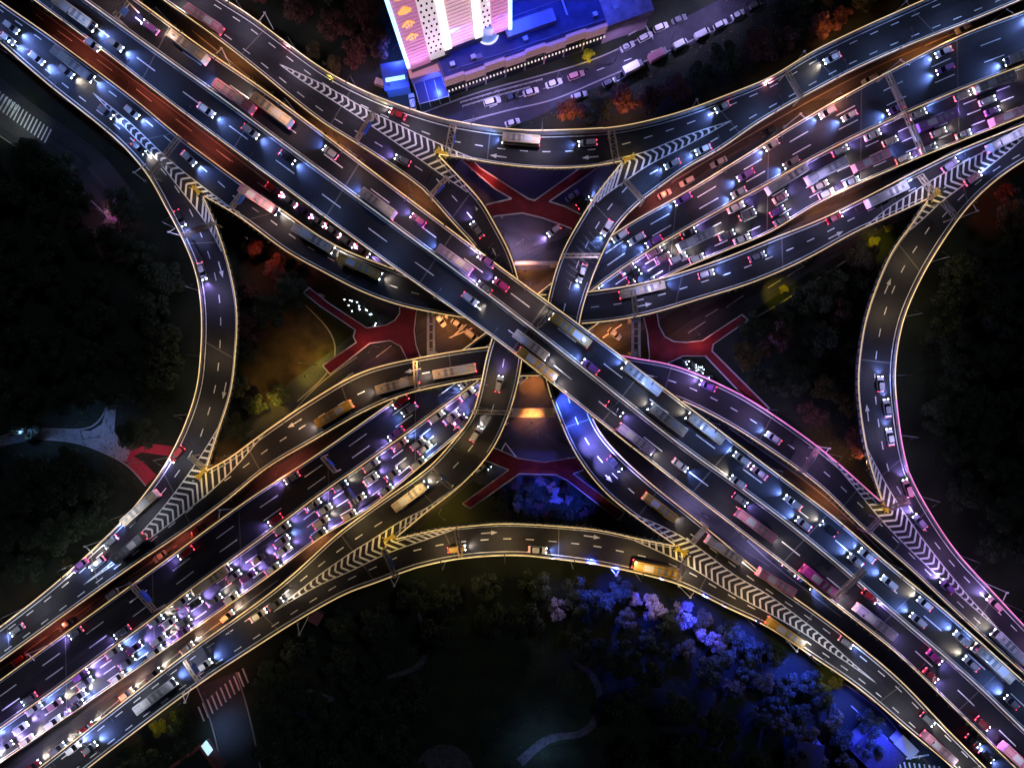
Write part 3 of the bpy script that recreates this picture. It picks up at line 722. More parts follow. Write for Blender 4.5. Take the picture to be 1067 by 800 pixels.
# portal frames that carry the top deck, lit in sodium
def portal(label, a, b, z, w, orange=True, two=False, mm=None):
    A_ = P(*a, z); B_ = P(*b, z); m = (A_ + B_) / 2; t = empty('portal_frame', (m.x, m.y, 0), math.atan2((B_ - A_).y, (B_ - A_).x), label, 'pier frame', 'portal frames around the central crossing')
    L_ = (B_ - A_).length; mb = MB()
    if two:
        for s in (-1, 1): mb.box(-L_ / 2, L_ / 2, s * w / 2 - .3, s * w / 2 + .3, z - .9, z)
        for i in range(7): x = -L_ / 2 + L_ * i / 6; mb.box(x - .15, x + .15, -w / 2 + .3, w / 2 - .3, z - .6, z - .3)
    else: mb.box(-L_ / 2, L_ / 2, -w / 2, w / 2, z - 1.3, z)
    mb.build('crossbeam', mm or M_CONC, t); mb = MB()
    for s in (-1, 1): mb.box(s * L_ * .42 - .7, s * L_ * .42 + .7, -.7, .7, 0, z - 1.3 if not two else z - .9)
    mb.build('column', mm or M_CONC, t)
portal('sodium lit portal frame crossing between the two hooked ramps above centre', (512,274), (582,274), 4, 1.0, mm=M_CONC)
portal('wide yellow lit portal beam between the two hooked ramps below centre', (530,430), (579,430), 8, 2.6, mm=mat('ochre_concrete', (.5, .42, .28), .8, noise=.4, nscale=.7))
portal('double beam portal frame standing upright left of centre by the red footbridge', (449,320), (449,372), 10.2, 1.6, two=True)
portal('double beam portal frame standing upright right of centre by the red footbridge', (663,328), (663,372), 10.2, 1.8, two=True)

# ------------------------------------------------------------------ sign gantries across the roads
ORD = ['first', 'second', 'third', 'fourth', 'fifth', 'sixth', 'seventh', 'eighth', 'ninth', 'tenth', 'eleventh', 'twelfth']
def ordw(i): return ORD[i] if i < 12 else f'{i + 1}th' if (i + 1) % 10 not in (1, 2, 3) or (i + 1) in (11, 12, 13) else f'{i + 1}' + {1: 'st', 2: 'nd', 3: 'rd'}[(i + 1) % 10]
def gantry(k, a, b, label, w=1.1, m=None, hgt=6.0, panel=True):
    z = float(ROAD[k]['z'][near(ROAD[k]['C'], ((a[0] + b[0]) / 2, (a[1] + b[1]) / 2))]) + hgt if k else hgt
    A_ = P(*a, z); B_ = P(*b, z); mid = (A_ + B_) / 2; d = (B_ - A_); L_ = d.length; t = empty('sign_gantry', (mid.x, mid.y, z - hgt), math.atan2(d.y, d.x), label, 'sign gantry', 'sign gantries across the roadways')
    mb = MB(); m = m or mat('gantry_steel', (.62, .50, .34), .5, .2)
    for s in (-1, 1):
        for zz in (hgt, hgt - 1.1): mb.bar((-L_ / 2, s * w / 2, zz), (L_ / 2, s * w / 2, zz), .22)
    n = max(3, int(L_ / 1.6))
    for i in range(n):
        x0 = -L_ / 2 + L_ * i / n; x1 = x0 + L_ / n; mb.bar((x0, -w / 2, hgt), (x1, w / 2, hgt), .1); mb.bar((x0, -w / 2, hgt), (x0, w / 2, hgt), .1)
        mb.bar((x0, -w / 2, hgt - 1.1), (x1, -w / 2, hgt), .09)
    mb.build('truss', m, t)
    mb = MB()
    for s in (-1, 1): mb.cyl((s * L_ / 2, 0, 0), (s * L_ / 2, 0, hgt), .2, .16, 10)
    mb.build('post', m, t)
    if panel:
        mb = MB(); pw = min(4.5, L_ * .4)
        mb.box(-pw / 2, pw / 2, w / 2 + .13, w / 2 + .2, hgt - 2.2, hgt + .2); mb.build('sign_panel', M_SIGNB, t)
        mb = MB(); mb.box(-pw / 2 - .05, pw / 2 + .05, w / 2 + .06, w / 2 + .12, hgt - 2.25, hgt + .25); mb.build('panel_backing', M_STEEL, t)
    return t
PINKST = mat('gantry_pink', (.7, .4, .4), .5, .2)
GAN = [
 ('W',(186,142),(170,162),'short sign gantry over the right branch just before the upper left chevron gore'),
 ('W',(167,168),(156,182),'short sign gantry over the left branch beside the upper left chevron gore'),
 ('W1',(256,195),(240,216),'sign gantry over the long upper sagging ramp just after its gore'),
 ('LL',(190,245),(222,232),'sign gantry over the top of the far left curved ramp'),
 ('PN',(389,117),(371,145),'sign gantry over the chevrons of the top left collector'),
 ('PN',(472,130),(467,156),'thick sign gantry over the left end of the topmost ramp'),
 ('C3',(466,184),(448,204),'sign gantry over the start of the hooked ramp left of centre'),
 ('PNE',(637,136),(642,164),'thick sign gantry over the right end of the topmost ramp'),
 ('C1',(651,187),(671,209),'sign gantry over the start of the hooked ramp right of centre'),
 ('C1',(586,266),(626,266),'level thin sign gantry over the hooked ramp right of centre'),
 ('PNE',(821,74),(836,101),'sign gantry over the blue lit top right collector'),
 ('Y',(926,76),(944,115),'sign gantry over the upper carriageway of the crowded expressway, far right'),
 ('Y',(945,117),(963,160),'sign gantry over the lower carriageway of the crowded expressway, far right'),
 ('PE',(960,182),(976,204),'short sign gantry left of the right edge chevron gore'),
 ('LR',(984,210),(998,226),'sign gantry over the top of the far right curved ramp'),
 ('SW',(853,468),(837,492),'pink sign gantry over the purple ramp left of the lower right gore'),
 ('PSE',(918,541),(905,555),'pink short gantry below the orange crash cushion'),
 ('PSE',(929,530),(948,522),'pink short gantry over the foot of the far right curved ramp'),
 ('PS',(737,548),(722,566),'pale sign gantry over the ramp end right of the bottom gore'),
 ('PS',(714,585),(707,606),'yellow sign gantry over the right end of the bottom arched ramp'),
 ('B',(475,552),(480,581),'sign gantry over the bottom arched ramp, left half'),
 ('PSB',(399,573),(412,602),'sign gantry over the left end of the bottom arched ramp'),
 ('C3',(450,490),(470,509),'slanting gantry over the lower end of the hooked ramp left of centre'),
 ('C3',(492,429),(532,430),'level thin gantry over the hooked ramp left of centre'),
 ('MAIN',(575,324),(561,340),'sign gantry over the upper carriageway of the topmost expressway at centre'),
 ('MAIN',(902,594),(871,624),'lit gantry over both carriageways of the topmost expressway, lower right'),
 ('MAIN',(131,0),(119,16),'sign gantry over the topmost expressway at the upper edge'),
 ('Y',(335,476),(349,492),'reddish gantry over the dark carriageway of the crowded expressway, left half'),
 ('Y',(354,501),(374,531),'dark gantry over the violet lit carriageway, left of centre'),
 ('Y',(270,572),(281,590),'short dark gantry over the violet lit carriageway, lower left'),
 ('Y',(136,610),(160,637),'brown gantry over the dark carriageway, far lower left'),
 ('PSB',(192,688),(207,711),'gantry over the bottom left collector above the zebra crossing'),
 ('SW',(432,376),(434,406),'gantry over the left half of the long lower arched ramp'),
 ('W1',(660,302),(663,329),'gantry over the long upper ramp right of centre'),
 ('SWU',(197,476),(211,487),'short gantry beside the lower gore of the far left ramp'),
]
for k, a, b, lb in GAN:
    dk = 'dark gantry' in lb or 'short dark' in lb
    gantry(k, a, b, lb, 1.6 if 'thick' in lb else .9, PINKST if 'pink' in lb else mat('gantry_dark', (.05, .05, .07), .5, .3) if dk else None, panel='short' not in lb and 'thin' not in lb)

# ------------------------------------------------------------------ triangular camera brackets outside the parapets
def bracket(k, base, tip, base2, where):
    z = 11.9 if k not in ('MAIN', 'Y') else (21.8 if k == 'MAIN' else 7.2)
    a = P(*base, z); b = P(*tip, z + 1.2); c2 = P(*base2, z); t = empty('camera_bracket', a, 0, 'white triangular camera bracket ' + where, 'camera bracket', 'triangular camera brackets on the parapets')
    mb = MB(); mb.bar((0, 0, 0), b - a, .18); mb.bar(c2 - a, b - a, .18); mb.build('strut', M_POLE, t)
    mb = MB(); q = b - a; mb.box(q.x - .3, q.x + .3, q.y - .2, q.y + .2, q.z + .09, q.z + .45); mb.build('camera_housing', M_WHITE, t)
    mb = MB(); mb.box(-.25, .25, -.25, .25, -1.0, -.09); mb.build('mounting_block', M_STEEL, t)
for k, a, b, c2, w in [
 ('PN',(270,22),(276,14),(285,31),'above the upper left end of the top left collector'), ('PNE',(829,66),(838,54),(843,60),'on the top right collector, right of its gantry'),
 ('PNE',(929,17),(944,2),(950,8),'on the top right collector near the upper picture edge'), ('Y',(921,77),(938,63),(948,68),'at the head of the gantry over the crowded expressway'),
 ('Y',(818,132),(834,119),(840,124),'on the crowded expressway left of its far right gantry'), ('Y',(1031,25),(1049,10),(1056,14),'on the crowded expressway near the upper right corner'),
 ('PNE',(719,116),(726,104),(730,112),'on the top right collector, lowest of its three'), ('MAIN',(224,57),(231,51),(240,68),'beside the topmost expressway near its upper end'),
 ('SWU',(109,562),(89,569),(97,577),'on the outer edge of the lower left collector'), ('Y',(245,530),(229,531),(228,540),'on the upper edge of the dark carriageway, nearer centre'),
 ('Y',(52,671),(29,681),(36,688),'on the upper edge of the dark carriageway, near the left edge'), ('Y',(134,608),(122,613),(124,620),'on the upper edge of the dark carriageway at the brown gantry'),
 ('SW',(852,465),(864,467),(860,472),'on the magenta edge right of the purple ramp gantry'), ('PSE',(1026,607),(1049,617),(1045,626),'on the outer magenta edge in the lower right corner'),
 ('B',(406,601),(411,610),(416,600),'below the left end of the bottom arched ramp'), ('B',(635,590),(642,599),(647,592),'below the bottom arched ramp right of its middle'),
 ('PS',(708,611),(719,622),(723,617),'below the gore at the blue lit trees'), ('PS',(821,668),(830,678),(833,674),'on the lower collector above the blue trees'),
 ('LR',(998,228),(1018,220),(1014,213),'at the top of the far right curved ramp'),
 ('W',(150,188),(140,180),(152,171),'on the outer edge of the upper left collector by its gore'), ('LL',(190,246),(176,242),(182,238),'at the top of the far left curved ramp'),
 ('PSB',(190,722),(193,731),(199,716),'on the bottom left collector above the yellow tree'), ('PSB',(310,650),(312,661),(322,641),'on the bottom left collector by the red cabin')]:
    bracket(k, a, b, c2, w)

# ------------------------------------------------------------------ street lamps
TINTS = {}
def lamp_tint(k, sd, px, py):
    """tints of the added lamps, chosen per road; blue stands in for vehicle light"""
    a = {'W': ('blue', .85), 'PN': ('lilacgrey', .8), 'T': ('lilacgrey', .85), 'PE': ('coolviolet', .8), 'PNE': ('blue', .85), 'PSE': ('magenta', .85), 'B': ('gold', .85)}.get(k)
    if a is None:
        if k == 'LL': a = ('coolviolet', .8) if py < 330 else ('warm', .5)
        elif k == 'SWU': a = ('cool', .7)
        elif k == 'W1': a = ('rose', .8) if px < 560 else ('coolviolet', .75)
        elif k == 'LR': a = ('warm', .6) if py < 380 else ('coolviolet', .95)
        elif k == 'SW': a = ('amber', .75) if px < 620 else ('magenta', .8)
        elif k == 'C3': a = ('rose', .75) if py < 300 else ('gold', .75)
        elif k == 'C1': a = ('coolviolet', .75) if py < 380 else ('amber', .8)
        elif k == 'PS': a = ('gold', .7) if px < 800 else ('cool', .7)
        elif k == 'PSB': a = ('cool', .75) if px < 240 else ('gold', .7)
        elif k == 'MAIN':
            if px < 560: a = ('rose', .62) if sd == 'A' else ('blue', .62)
            else: a = ('blue', .7) if sd == 'A' else ('lilacgrey', .5)
        elif k == 'Y': a = ('red', 1.1) if sd == 'A' else (('violet', 1.5) if px < 560 else ('violet', 1.15))
    col = {'blue': (.27, .42, 1), 'lilacgrey': (.80, .68, 1), 'coolviolet': (.56, .52, 1), 'cool': (.82, .85, 1), 'magenta': (.72, .42, 1), 'gold': (1, .68, .30), 'warm': (1, .72, .42), 'rose': (1, .62, .52), 'amber': (1, .56, .25),
           'red': (1, .42, .36), 'violet': (.52, .46, 1)}[a[0]]
    return LIGHT(f'lamp_spot_{a[0]}_{int(a[1] * 100)}', col, K_ROAD * a[1] * .72, 150, .75, .3)
LD_ROAD = LIGHT('lamp_spot_road', (1, .86, .68), K_ROAD, 150, .75, .3)
LD_MAIN = LIGHT('lamp_spot_main', (.95, .93, 1), K_ROAD * .85, 150, .75, .3)
LD_MAG = LIGHT('lamp_spot_magenta', (.85, .35, 1), K_ROAD * 1.5, 150, .75, .3)
LD_BLUE = LIGHT('lamp_spot_blue', (.22, .30, 1), K_ROAD * 7, 120, .5, .3)
LD_AMB = LIGHT('lamp_spot_amber', (1, .45, .30), K_ROAD * .42, 150, .75, .3)
LD_VIO = LIGHT('lamp_spot_violet', (.46, .42, 1), K_ROAD * 2.2, 150, .75, .3)
def make_lamp(arm=1.9, hgt=8.6):
    t = empty('street_lamp', (0, 0, 0)); mb = MB(); mb.cyl((0, 0, 0), (0, 0, hgt), .09, .06, 8); mb.build('pole', M_DPOLE, t)
    mb = MB(); mb.bar((0, 0, hgt), (arm, 0, hgt + .35), .08); mb.build('arm', M_DPOLE, t)
    mb = MB(); mb.box(arm - .1, arm + .65, -.15, .15, hgt + .30, hgt + .42); h = mb.build('lamp_head', M_DPOLE, t)
    mb = MB(); mb.box(arm, arm + .55, -.11, .11, hgt + .26, hgt + .298); mb.build('lens', M_LUM, h)
    l = bpy.data.objects.new('lamp_light', LD_ROAD); l.location = (arm + .3, 0, hgt + .1); link(l, t)
    kids_of(t); return t
LAMP0 = make_lamp(); lamp_used = False
def place_lamp(p, rz, label, group, light):
    global lamp_used
    if not lamp_used: o = LAMP0; lamp_used = True; ch = KIDS[o.name]
    else: o = copy_tree(LAMP0); ch = None
    o.location = p; o.rotation_euler = (0, 0, rz); tag(o, label, 'street lamp', group)
    ls = [x for x in (KIDS['street_lamp'] if ch is not None else [q for q in LASTKIDS(o)]) if x.type == 'LIGHT']
    for x in ls: x.data = light
    return o
def LASTKIDS(o): return [x for x in o.children]
LAMPL = []
for k, (lab) in {k: INFO[k][2] for k in ROAD}.items():  # evenly spaced lamp rows, mostly added to light the decks
    r = ROAD[k]; step = 19; s = 8; side = 'A'; L_ = r['s'][-1]; seq = []
    both = k in ('MAIN', 'Y')
    while s < L_ - 3:
        i = int(np.argmin(abs(r['s'] - s)))
        for sd in (('A', 'B') if both else ('A',)):
            w = r['w' + sd][i]; nn = inward(k, sd)[i]; p = Vector((w[0] + nn[0] * -.15, w[1] + nn[1] * -.15, r['z'][i] + .2))
            cpx = CX + w[0] * F / (H - r['z'][i]); cpy = CY - w[1] * F / (H - r['z'][i])
            if -60 < cpx < 1127 and -60 < cpy < 860: seq.append((p, math.atan2(nn[1], nn[0]), cpx, cpy, sd))
        s += step
    for j, (p, rz, px, py, sd) in enumerate(seq):
        hi = [q for q in ROAD if ROAD[q]['z'].mean() > r['z'].mean() + 1.5]
        if any(inside(p.x + dx, p.y + dy, q) for q in hi for dx in (-3, 0, 3) for dy in (-3, 0, 3)): continue     # no pole fits below a higher deck
        ld = lamp_tint(k, sd, px, py)
        if k == 'C1' and 395 < py < 500: continue
        sdn = {'MAIN': {'A': 'upper edge of ', 'B': 'lower edge of '}, 'Y': {'A': 'upper edge of ', 'B': 'lower edge of '}}.get(k, {'A': ''})[sd]
        jj = [q for q in seq if q[4] == sd].index((p, rz, px, py, sd))
        LAMPL.append((p, rz, f'slim added lamp on {sdn}{lab}, {ordw(jj)} from its {"right" if k in ("PNE","LR") and False else ("left" if seq[0][2] < seq[-1][2] else "right")} end', 'added lamps along the elevated roads', ld))
for a in LAMPL: place_lamp(*a)
# lamps that stand at street level
def low_lamp(px, py, label, light, rz=0):
    o = place_lamp(P(px, py, 0), rz, label, 'street level lamps', light); q = o.location
    if any(inside(q.x + dx, q.y + dy, 'Y') for dx in (-1.3, 0, 1.3) for dy in (-1.3, 0, 1.3)): o.scale = (.5, .5, .66)
SOD = LIGHT('lamp_spot_sodium', (1, .36, .10), 4000, 150, .7, .3)
REDL = LIGHT('lamp_spot_reddish', (1, .20, .12), 3300, 150, .7, .3)
REDS = LIGHT('lamp_spot_faint_red', (1, .3, .25), 900, 150, .7, .3)
BLU = LIGHT('lamp_spot_deep_blue', (.06, .12, 1), 7000, 150, .7, .4)
LIL = LIGHT('lamp_spot_lilac', (.50, .42, 1), 5200, 155, .7, .4)
YEL = LIGHT('lamp_spot_yellow', (1, .60, .07), 2600, 150, .7, .3)
PAL = LIGHT('lamp_spot_pale_blue', (.20, .36, 1), 1700, 150, .7, .3)
for i, (x, y, l, lb) in enumerate([
 (75,52,REDL,'amber lamp in the street between the two upper left decks, nearest the corner'), (150,108,REDL,'amber lamp in the street between the two upper left decks, second from corner'),
 (215,158,REDL,'amber lamp in the street between the upper left decks, lowest of three'), (545,255,LIL,'lilac lamp under the red footbridge below the topmost ramp'),
 (548,300,SOD,'sodium lamp between the hooked ramps above the top deck'), (640,260,SOD,'sodium lamp beside the hooked ramp right of centre'),
 (468,345,SOD,'sodium lamp beside the portal frame left of centre'), (640,350,SOD,'sodium lamp beside the portal frame right of centre'),
 (395,362,REDS,'reddish lamp above the red footbridge left of centre'), (715,345,REDS,'reddish lamp above the dark red footbridge right of centre'),
 (552,398,SOD,'sodium lamp below the top deck at centre'), (560,455,LIGHT('lamp_spot_dim_violet', (.5, .35, 1), 900, 150, .7, .3),'lilac lamp behind the bottom red footbridge'),
 (330,380,YEL,'yellow lamp at the stairs of the left red footbridge'), (292,412,YEL,'yellow lamp beside the lawn left of centre'),
 (460,530,YEL,'yellow lamp between the ramps left of bottom centre'), (500,195,REDS,'lilac lamp below the gore left of the topmost ramp'),
 (180,570,REDL,'amber lamp beside the dark carriageway, lower left'), (60,656,REDL,'amber lamp beside the dark carriageway near the left edge'), (300,482,REDL,'amber lamp beside the dark carriageway nearer centre'),
 (120,725,SOD,'sodium lamp under the bottom left collector'), (220,652,SOD,'sodium lamp under the middle of the bottom left collector'), (330,569,SOD,'sodium lamp under the upper part of the bottom left collector'),
 (700,198,REDL,'amber lamp above the crowded expressway right of centre'), (860,103,SOD,'sodium lamp between the top right collector and crowded expressway'), (960,50,SOD,'sodium lamp between collector and crowded expressway near the upper right corner'),
 (860,217,SOD,'sodium lamp below the crowded expressway right of centre'), (240,61,SOD,'sodium lamp between the top deck and top left collector'), (350,143,SOD,'sodium lamp between top deck and top left collector, nearer centre'),
 (430,200,SOD,'sodium lamp between top deck and hooked ramp left of centre'), (860,521,SOD,'sodium lamp between top deck and purple ramp'), (790,582,LIL,'lilac lamp between top deck and the collector beside blue trees'),
 (730,534,LIL,'lilac lamp below the top deck right of the blue lit ramp'), (520,105,LIL,'lilac lamp on the street below the tower, left end'), (580,88,LIL,'lilac lamp on the street below the tower, by the small yellow tree'),
 (640,66,LIL,'lilac lamp on the street beside the white trucks'), (700,40,LIL,'lilac lamp on the street right of the white trucks'), (752,10,LIL,'lilac lamp at the top end of the street right of the tower'), (420,60,BLU,'blue lamp left of the tower base'), (410,100,BLU,'blue lamp on the forecourt left of the tower'),
 (450,100,BLU,'blue lamp on the forecourt below the tower'), (105,455,PAL,'pale lamp over the forked park path on the left'), (50,450,PAL,'pale lamp over the left end of the forked park path'),
 (20,118,LIGHT('lamp_spot_white', (.85, 1, .8), 1100, 110, .6, .3),'white lamp over the zebra crossing at the left edge'), (118,225,LIGHT('lamp_spot_pink', (1, .3, .8), 1500, 140, .6, .3),'pink lamp over the lilac path near the upper left ramp'),
 (150,480,LIGHT('lamp_spot_rose', (1, .25, .4), 1300, 140, .6, .3),'rose lamp over the red path beside the far left ramp'), (230,715,REDS,'pale lamp over the zebra crossing in the lower left'),
 (570,778,PAL,'pale lamp on the curved park path at the bottom'), (955,790,PAL,'pale lamp over the zebra crossing in the lower right')]):
    low_lamp(x, y, lb, l, rz=i * 1.3)

# ------------------------------------------------------------------ vehicles
CC = {'white': (.80, .79, .77), 'cream': (.72, .60, .42), 'silver': (.5, .5, .52), 'pink': (.65, .28, .34), 'purple': (.28, .10, .40), 'red': (.45, .02, .03), 'black': (.02, .02, .025),
      'gold': (.62, .38, .07), 'blue': (.04, .12, .5), 'lilac': (.52, .42, .66), 'magenta': (.5, .05, .28), 'grey': (.2, .2, .22)}
def cmat(c_): return mat('car_paint_' + c_, CC[c_], .32, coat=.6)
def rrect(x, hw, z0, z1, r=.15, n=3):
    """rounded section in the yz plane"""
    pts = []
    for (cy_, cz_, a0) in ((hw - r, z1 - r, 0), (-(hw - r), z1 - r, 90), (-(hw - r), z0 + r * .6, 180), (hw - r, z0 + r * .6, 270)):
        for i in range(n + 1):
            a = R(a0 + 90 * i / n); pts.append((x, cy_ + r * math.cos(a), cz_ + (r if a0 < 180 else r * .6) * math.sin(a)))
    return pts
PROTO = {}; VAR = {'n': 0}
LH = {'blue': LIGHT('headlight_blue', (.20, .33, 1), K_HEAD, 105, 1.0, .12), 'violet': LIGHT('headlight_violet', (.42, .30, 1), K_HEAD * .8, 105, 1.0, .12), 'warm': LIGHT('headlight_warm', (1, .85, .65), K_HEAD * .45, 105, 1.0, .12)}
def make_vehicle(kind, colr, beam):
    VAR['n'] = (VAR['n'] * 7 + 3) % 11 if kind == 'car' else 0; key = (kind, colr, beam, VAR['n'] % 2)
    if key in PROTO:
        return copy_tree(PROTO[key])
    body = cmat(colr); t = empty({'car': 'car', 'taxi': 'taxi', 'bus': 'bus', 'truck': 'box_truck', 'van': 'van'}[kind], (0, 0, 0))
    def wheels(xs, hw, rad):
        for x in xs:
            for s in (-1, 1): mb = MB(); mb.cyl((x, s * (hw - .22), rad), (x, s * hw, rad), rad, n=14); w = mb.build('wheel', M_BLK, t)
    if kind in ('car', 'taxi'):
        hatch = VAR['n'] % 2
        secs = [(-2.28, .62, .42, .78), (-2.18, .80, .30, .92), (-1.7, .88, .22, .98), (-.9, .90, .2, .95), (.4, .90, .2, .93), (1.2, .89, .22, .88), (1.85, .84, .25, .78), (2.15, .72, .32, .68), (2.27, .52, .4, .6)]
        mb = MB(); mb.loft([rrect(x, w, a, b, .13) for x, w, a, b in secs]); mb.build('body', body, t, True)
        mb = MB()
        def ring(x0, x1, hw, z, r=.18):
            return [(x1 - r, hw, z), (x1, hw - r, z), (x1, -(hw - r), z), (x1 - r, -hw, z), (x0 + r, -hw, z), (x0, -(hw - r), z), (x0, hw - r, z), (x0 + r, hw, z)]
        bk = -.42 if hatch else 0; up_ = .18 if hatch else 0; mb.loft([ring(-1.85 + bk * .7, 1.15, .84, .86), ring(-1.62 + bk, .80, .80, 1.12 + up_ * .5), ring(-1.30 + bk * 1.4, .38, .70, 1.40 + up_)]); mb.build('windows', M_GLASS, t)
        mb = MB(); mb.loft([ring(-1.34 + bk * 1.4, .42, .71, 1.395 + up_, .2), ring(-1.26 + bk * 1.4, .34, .66, 1.46 + up_, .2)]); mb.build('roof', body, t)
        if kind == 'taxi': mb = MB(); mb.box(-.65, -.4, -.35, .35, 1.465, 1.62); mb.build('roof_sign', mat('taxi_sign', (.9, .8, .5), .5, emis=(1, .8, .4), es=2), t)
        wheels((-1.4, 1.4), .9, .32); hx, hy, hz, hw = 2.17, .56, .6, .15; tx, ty, tz = -2.22, .6, .74
    elif kind == 'bus':
        secs = [(-6, 1.12, .45, 2.9), (-5.9, 1.24, .35, 3.02), (5.6, 1.25, .33, 3.05), (5.92, 1.2, .38, 2.95), (6.02, 1.05, .5, 2.6)]
        mb = MB(); mb.loft([rrect(x, w, a, b, .22) for x, w, a, b in secs]); mb.build('body', body, t, False)
        for s in (-1, 1): mb = MB(); mb.box(-5.5, 5.3, s * 1.262 - .012, s * 1.262 + .012, 1.35, 2.4); mb.build('side_windows', M_GLASS, t)
        mb = MB(); mb.box(6.0, 6.05, -1.05, 1.05, 1.15, 2.55); mb.build('windscreen', M_GLASS, t)
        mb = MB(); mb.box(-3.4, -.8, -.8, .8, 3.04, 3.26); mb.build('air_conditioner', mat('ac_white', (.6, .6, .6), .5), t)
        for x in (.2, 1.9): mb = MB(); mb.box(x, x + .9, -.95, .95, 3.045, 3.075); mb.build('roof_panel', mat('panel_grey', (.28, .28, .29), .6), t)
        mb = MB(); mb.bar((-5.6, .7, 3.06), (5.2, .7, 3.06), .08); mb.bar((-5.6, -.7, 3.06), (5.2, -.7, 3.06), .08); mb.build('roof_rails', M_BLK, t)
        for x in (4.2,): mb = MB(); mb.box(x - .4, x + .4, -.4, .4, 3.045, 3.11); mb.build('roof_hatch', mat('hatch_grey', (.35, .35, .36), .5), t)
        wheels((-3.6, 3.6), 1.24, .48); hx, hy, hz, hw = 6.02, .88, .75, .2; tx, ty, tz = -6.0, .95, 1.0
    elif kind == 'van':
        secs = [(-2.4, .85, .35, 1.85), (-2.3, .93, .28, 1.95), (1.0, .93, .28, 1.95), (1.6, .9, .28, 1.5), (2.2, .85, .3, 1.1), (2.45, .7, .4, .85)]
        mb = MB(); mb.loft([rrect(x, w, a, b, .15) for x, w, a, b in secs]); mb.build('body', body, t, False)
        mb = MB(); n0 = [(1.03, .8, 1.93), (1.03, -.8, 1.93), (1.62, -.8, 1.53), (1.62, .8, 1.53)]; mb.loft([n0, [(x + .03, y, z + .04) for x, y, z in n0]]); mb.build('windscreen', M_GLASS, t)
        for s in (-1, 1): mb = MB(); mb.box(-2.0, .9, s * .94 - .012, s * .94 + .012, 1.2, 1.65); mb.build('side_windows', M_GLASS, t)
        wheels((-1.5, 1.6), .93, .34); hx, hy, hz, hw = 2.36, .6, .7, .15; tx, ty, tz = -2.4, .75, .95
    else:
        mb = MB(); mb.loft([rrect(x, w, .9, 3.0, .05, 1) for x, w in ((-3.6, 1.1), (1.6, 1.1))]); mb.build('cargo_box', body, t)
        mb = MB(); mb.loft([rrect(x, w, .5, b, .15) for x, w, b in ((1.75, 1.0, 2.25), (3.0, 1.0, 2.25), (3.5, .95, 1.6), (3.6, .85, 1.2))]); mb.build('cab', mat('cab_dark', (.2, .2, .24), .4), t)
        mb = MB(); mb.box(3.05, 3.3, -.85, .85, 1.45, 2.1); mb.build('windscreen', M_GLASS, t)
        mb = MB(); mb.box(-3.5, 3.0, -.5, .5, .55, .88); mb.build('chassis', M_BLK, t)
        wheels((-2.4, 2.5), 1.05, .45); hx, hy, hz, hw = 3.58, .7, .8, .15; tx, ty, tz = -3.62, .85, .95
    for s in (-1, 1):
        mb = MB(); mb.box(hx - .06, hx + .09, s * hy - hw, s * hy + hw, hz - .09, hz + .09); mb.build('headlight', M_HEAD if beam else mat('headlight_off', (.8, .85, .9), .2), t)
        mb = MB(); mb.box(tx - .08, tx + .05, s * ty - .16, s * ty + .16, tz - .08, tz + .08); mb.build('taillight', M_TAIL if beam else mat('taillight_off', (.4, .02, .02), .3), t)
    if beam:
        l = bpy.data.objects.new('headlight_beam', LH[beam]); l.location = (hx + .35, 0, hz + .35); l.rotation_euler = (0, R(-90 + 24) * -1 if False else R(-(90 - 15)), 0); link(l, t)
    kids_of(t); PROTO[key] = t; return t
VEH = []; vr = random.Random(3); SPOTS = []
HL = {'car': (2.5, .98), 'taxi': (2.5, .98), 'van': (2.6, 1.0), 'truck': (3.8, 1.2), 'bus': (6.4, 1.35)}
def clear(kind, p, h):
    """True when a vehicle of this kind fits here without touching another one"""
    hl, hw = HL[kind]
    for q, h2, k2 in SPOTS:
        if abs(q.z - p.z) > 2.5 or (q - p).length > 14: continue
        d = Vector((math.cos(h2), math.sin(h2), 0)); v = p - q
        if abs(v.dot(d)) < hl + HL[k2][0] and abs(v.x * d.y - v.y * d.x) < hw + HL[k2][1]: return False
    SPOTS.append((p.copy(), h, kind)); return True
def vscale(kind):
    a = vr.uniform(.92, 1.12) if kind == 'car' else vr.uniform(.84, 1.06); return (a, vr.uniform(.96, 1.05), vr.uniform(.95, 1.1))
def veh(kind, colr, k, px, py, beam='blue', hd=None, z=None, where=None, road=None):
    if k: p, h, s = on_road(k, px, py)
    else: p = P(px, py, .06); h = 0; s = px
    if hd is not None: h = hd
    if not clear(kind, p, h): return None
    o = make_vehicle(kind, colr, beam); o.scale = vscale(kind); o.location = p + Vector((0, 0, .03)); o.rotation_euler = (0, 0, h)
    VEH.append((o, kind, colr, road or k, s, px, where)); return o
bi = 0
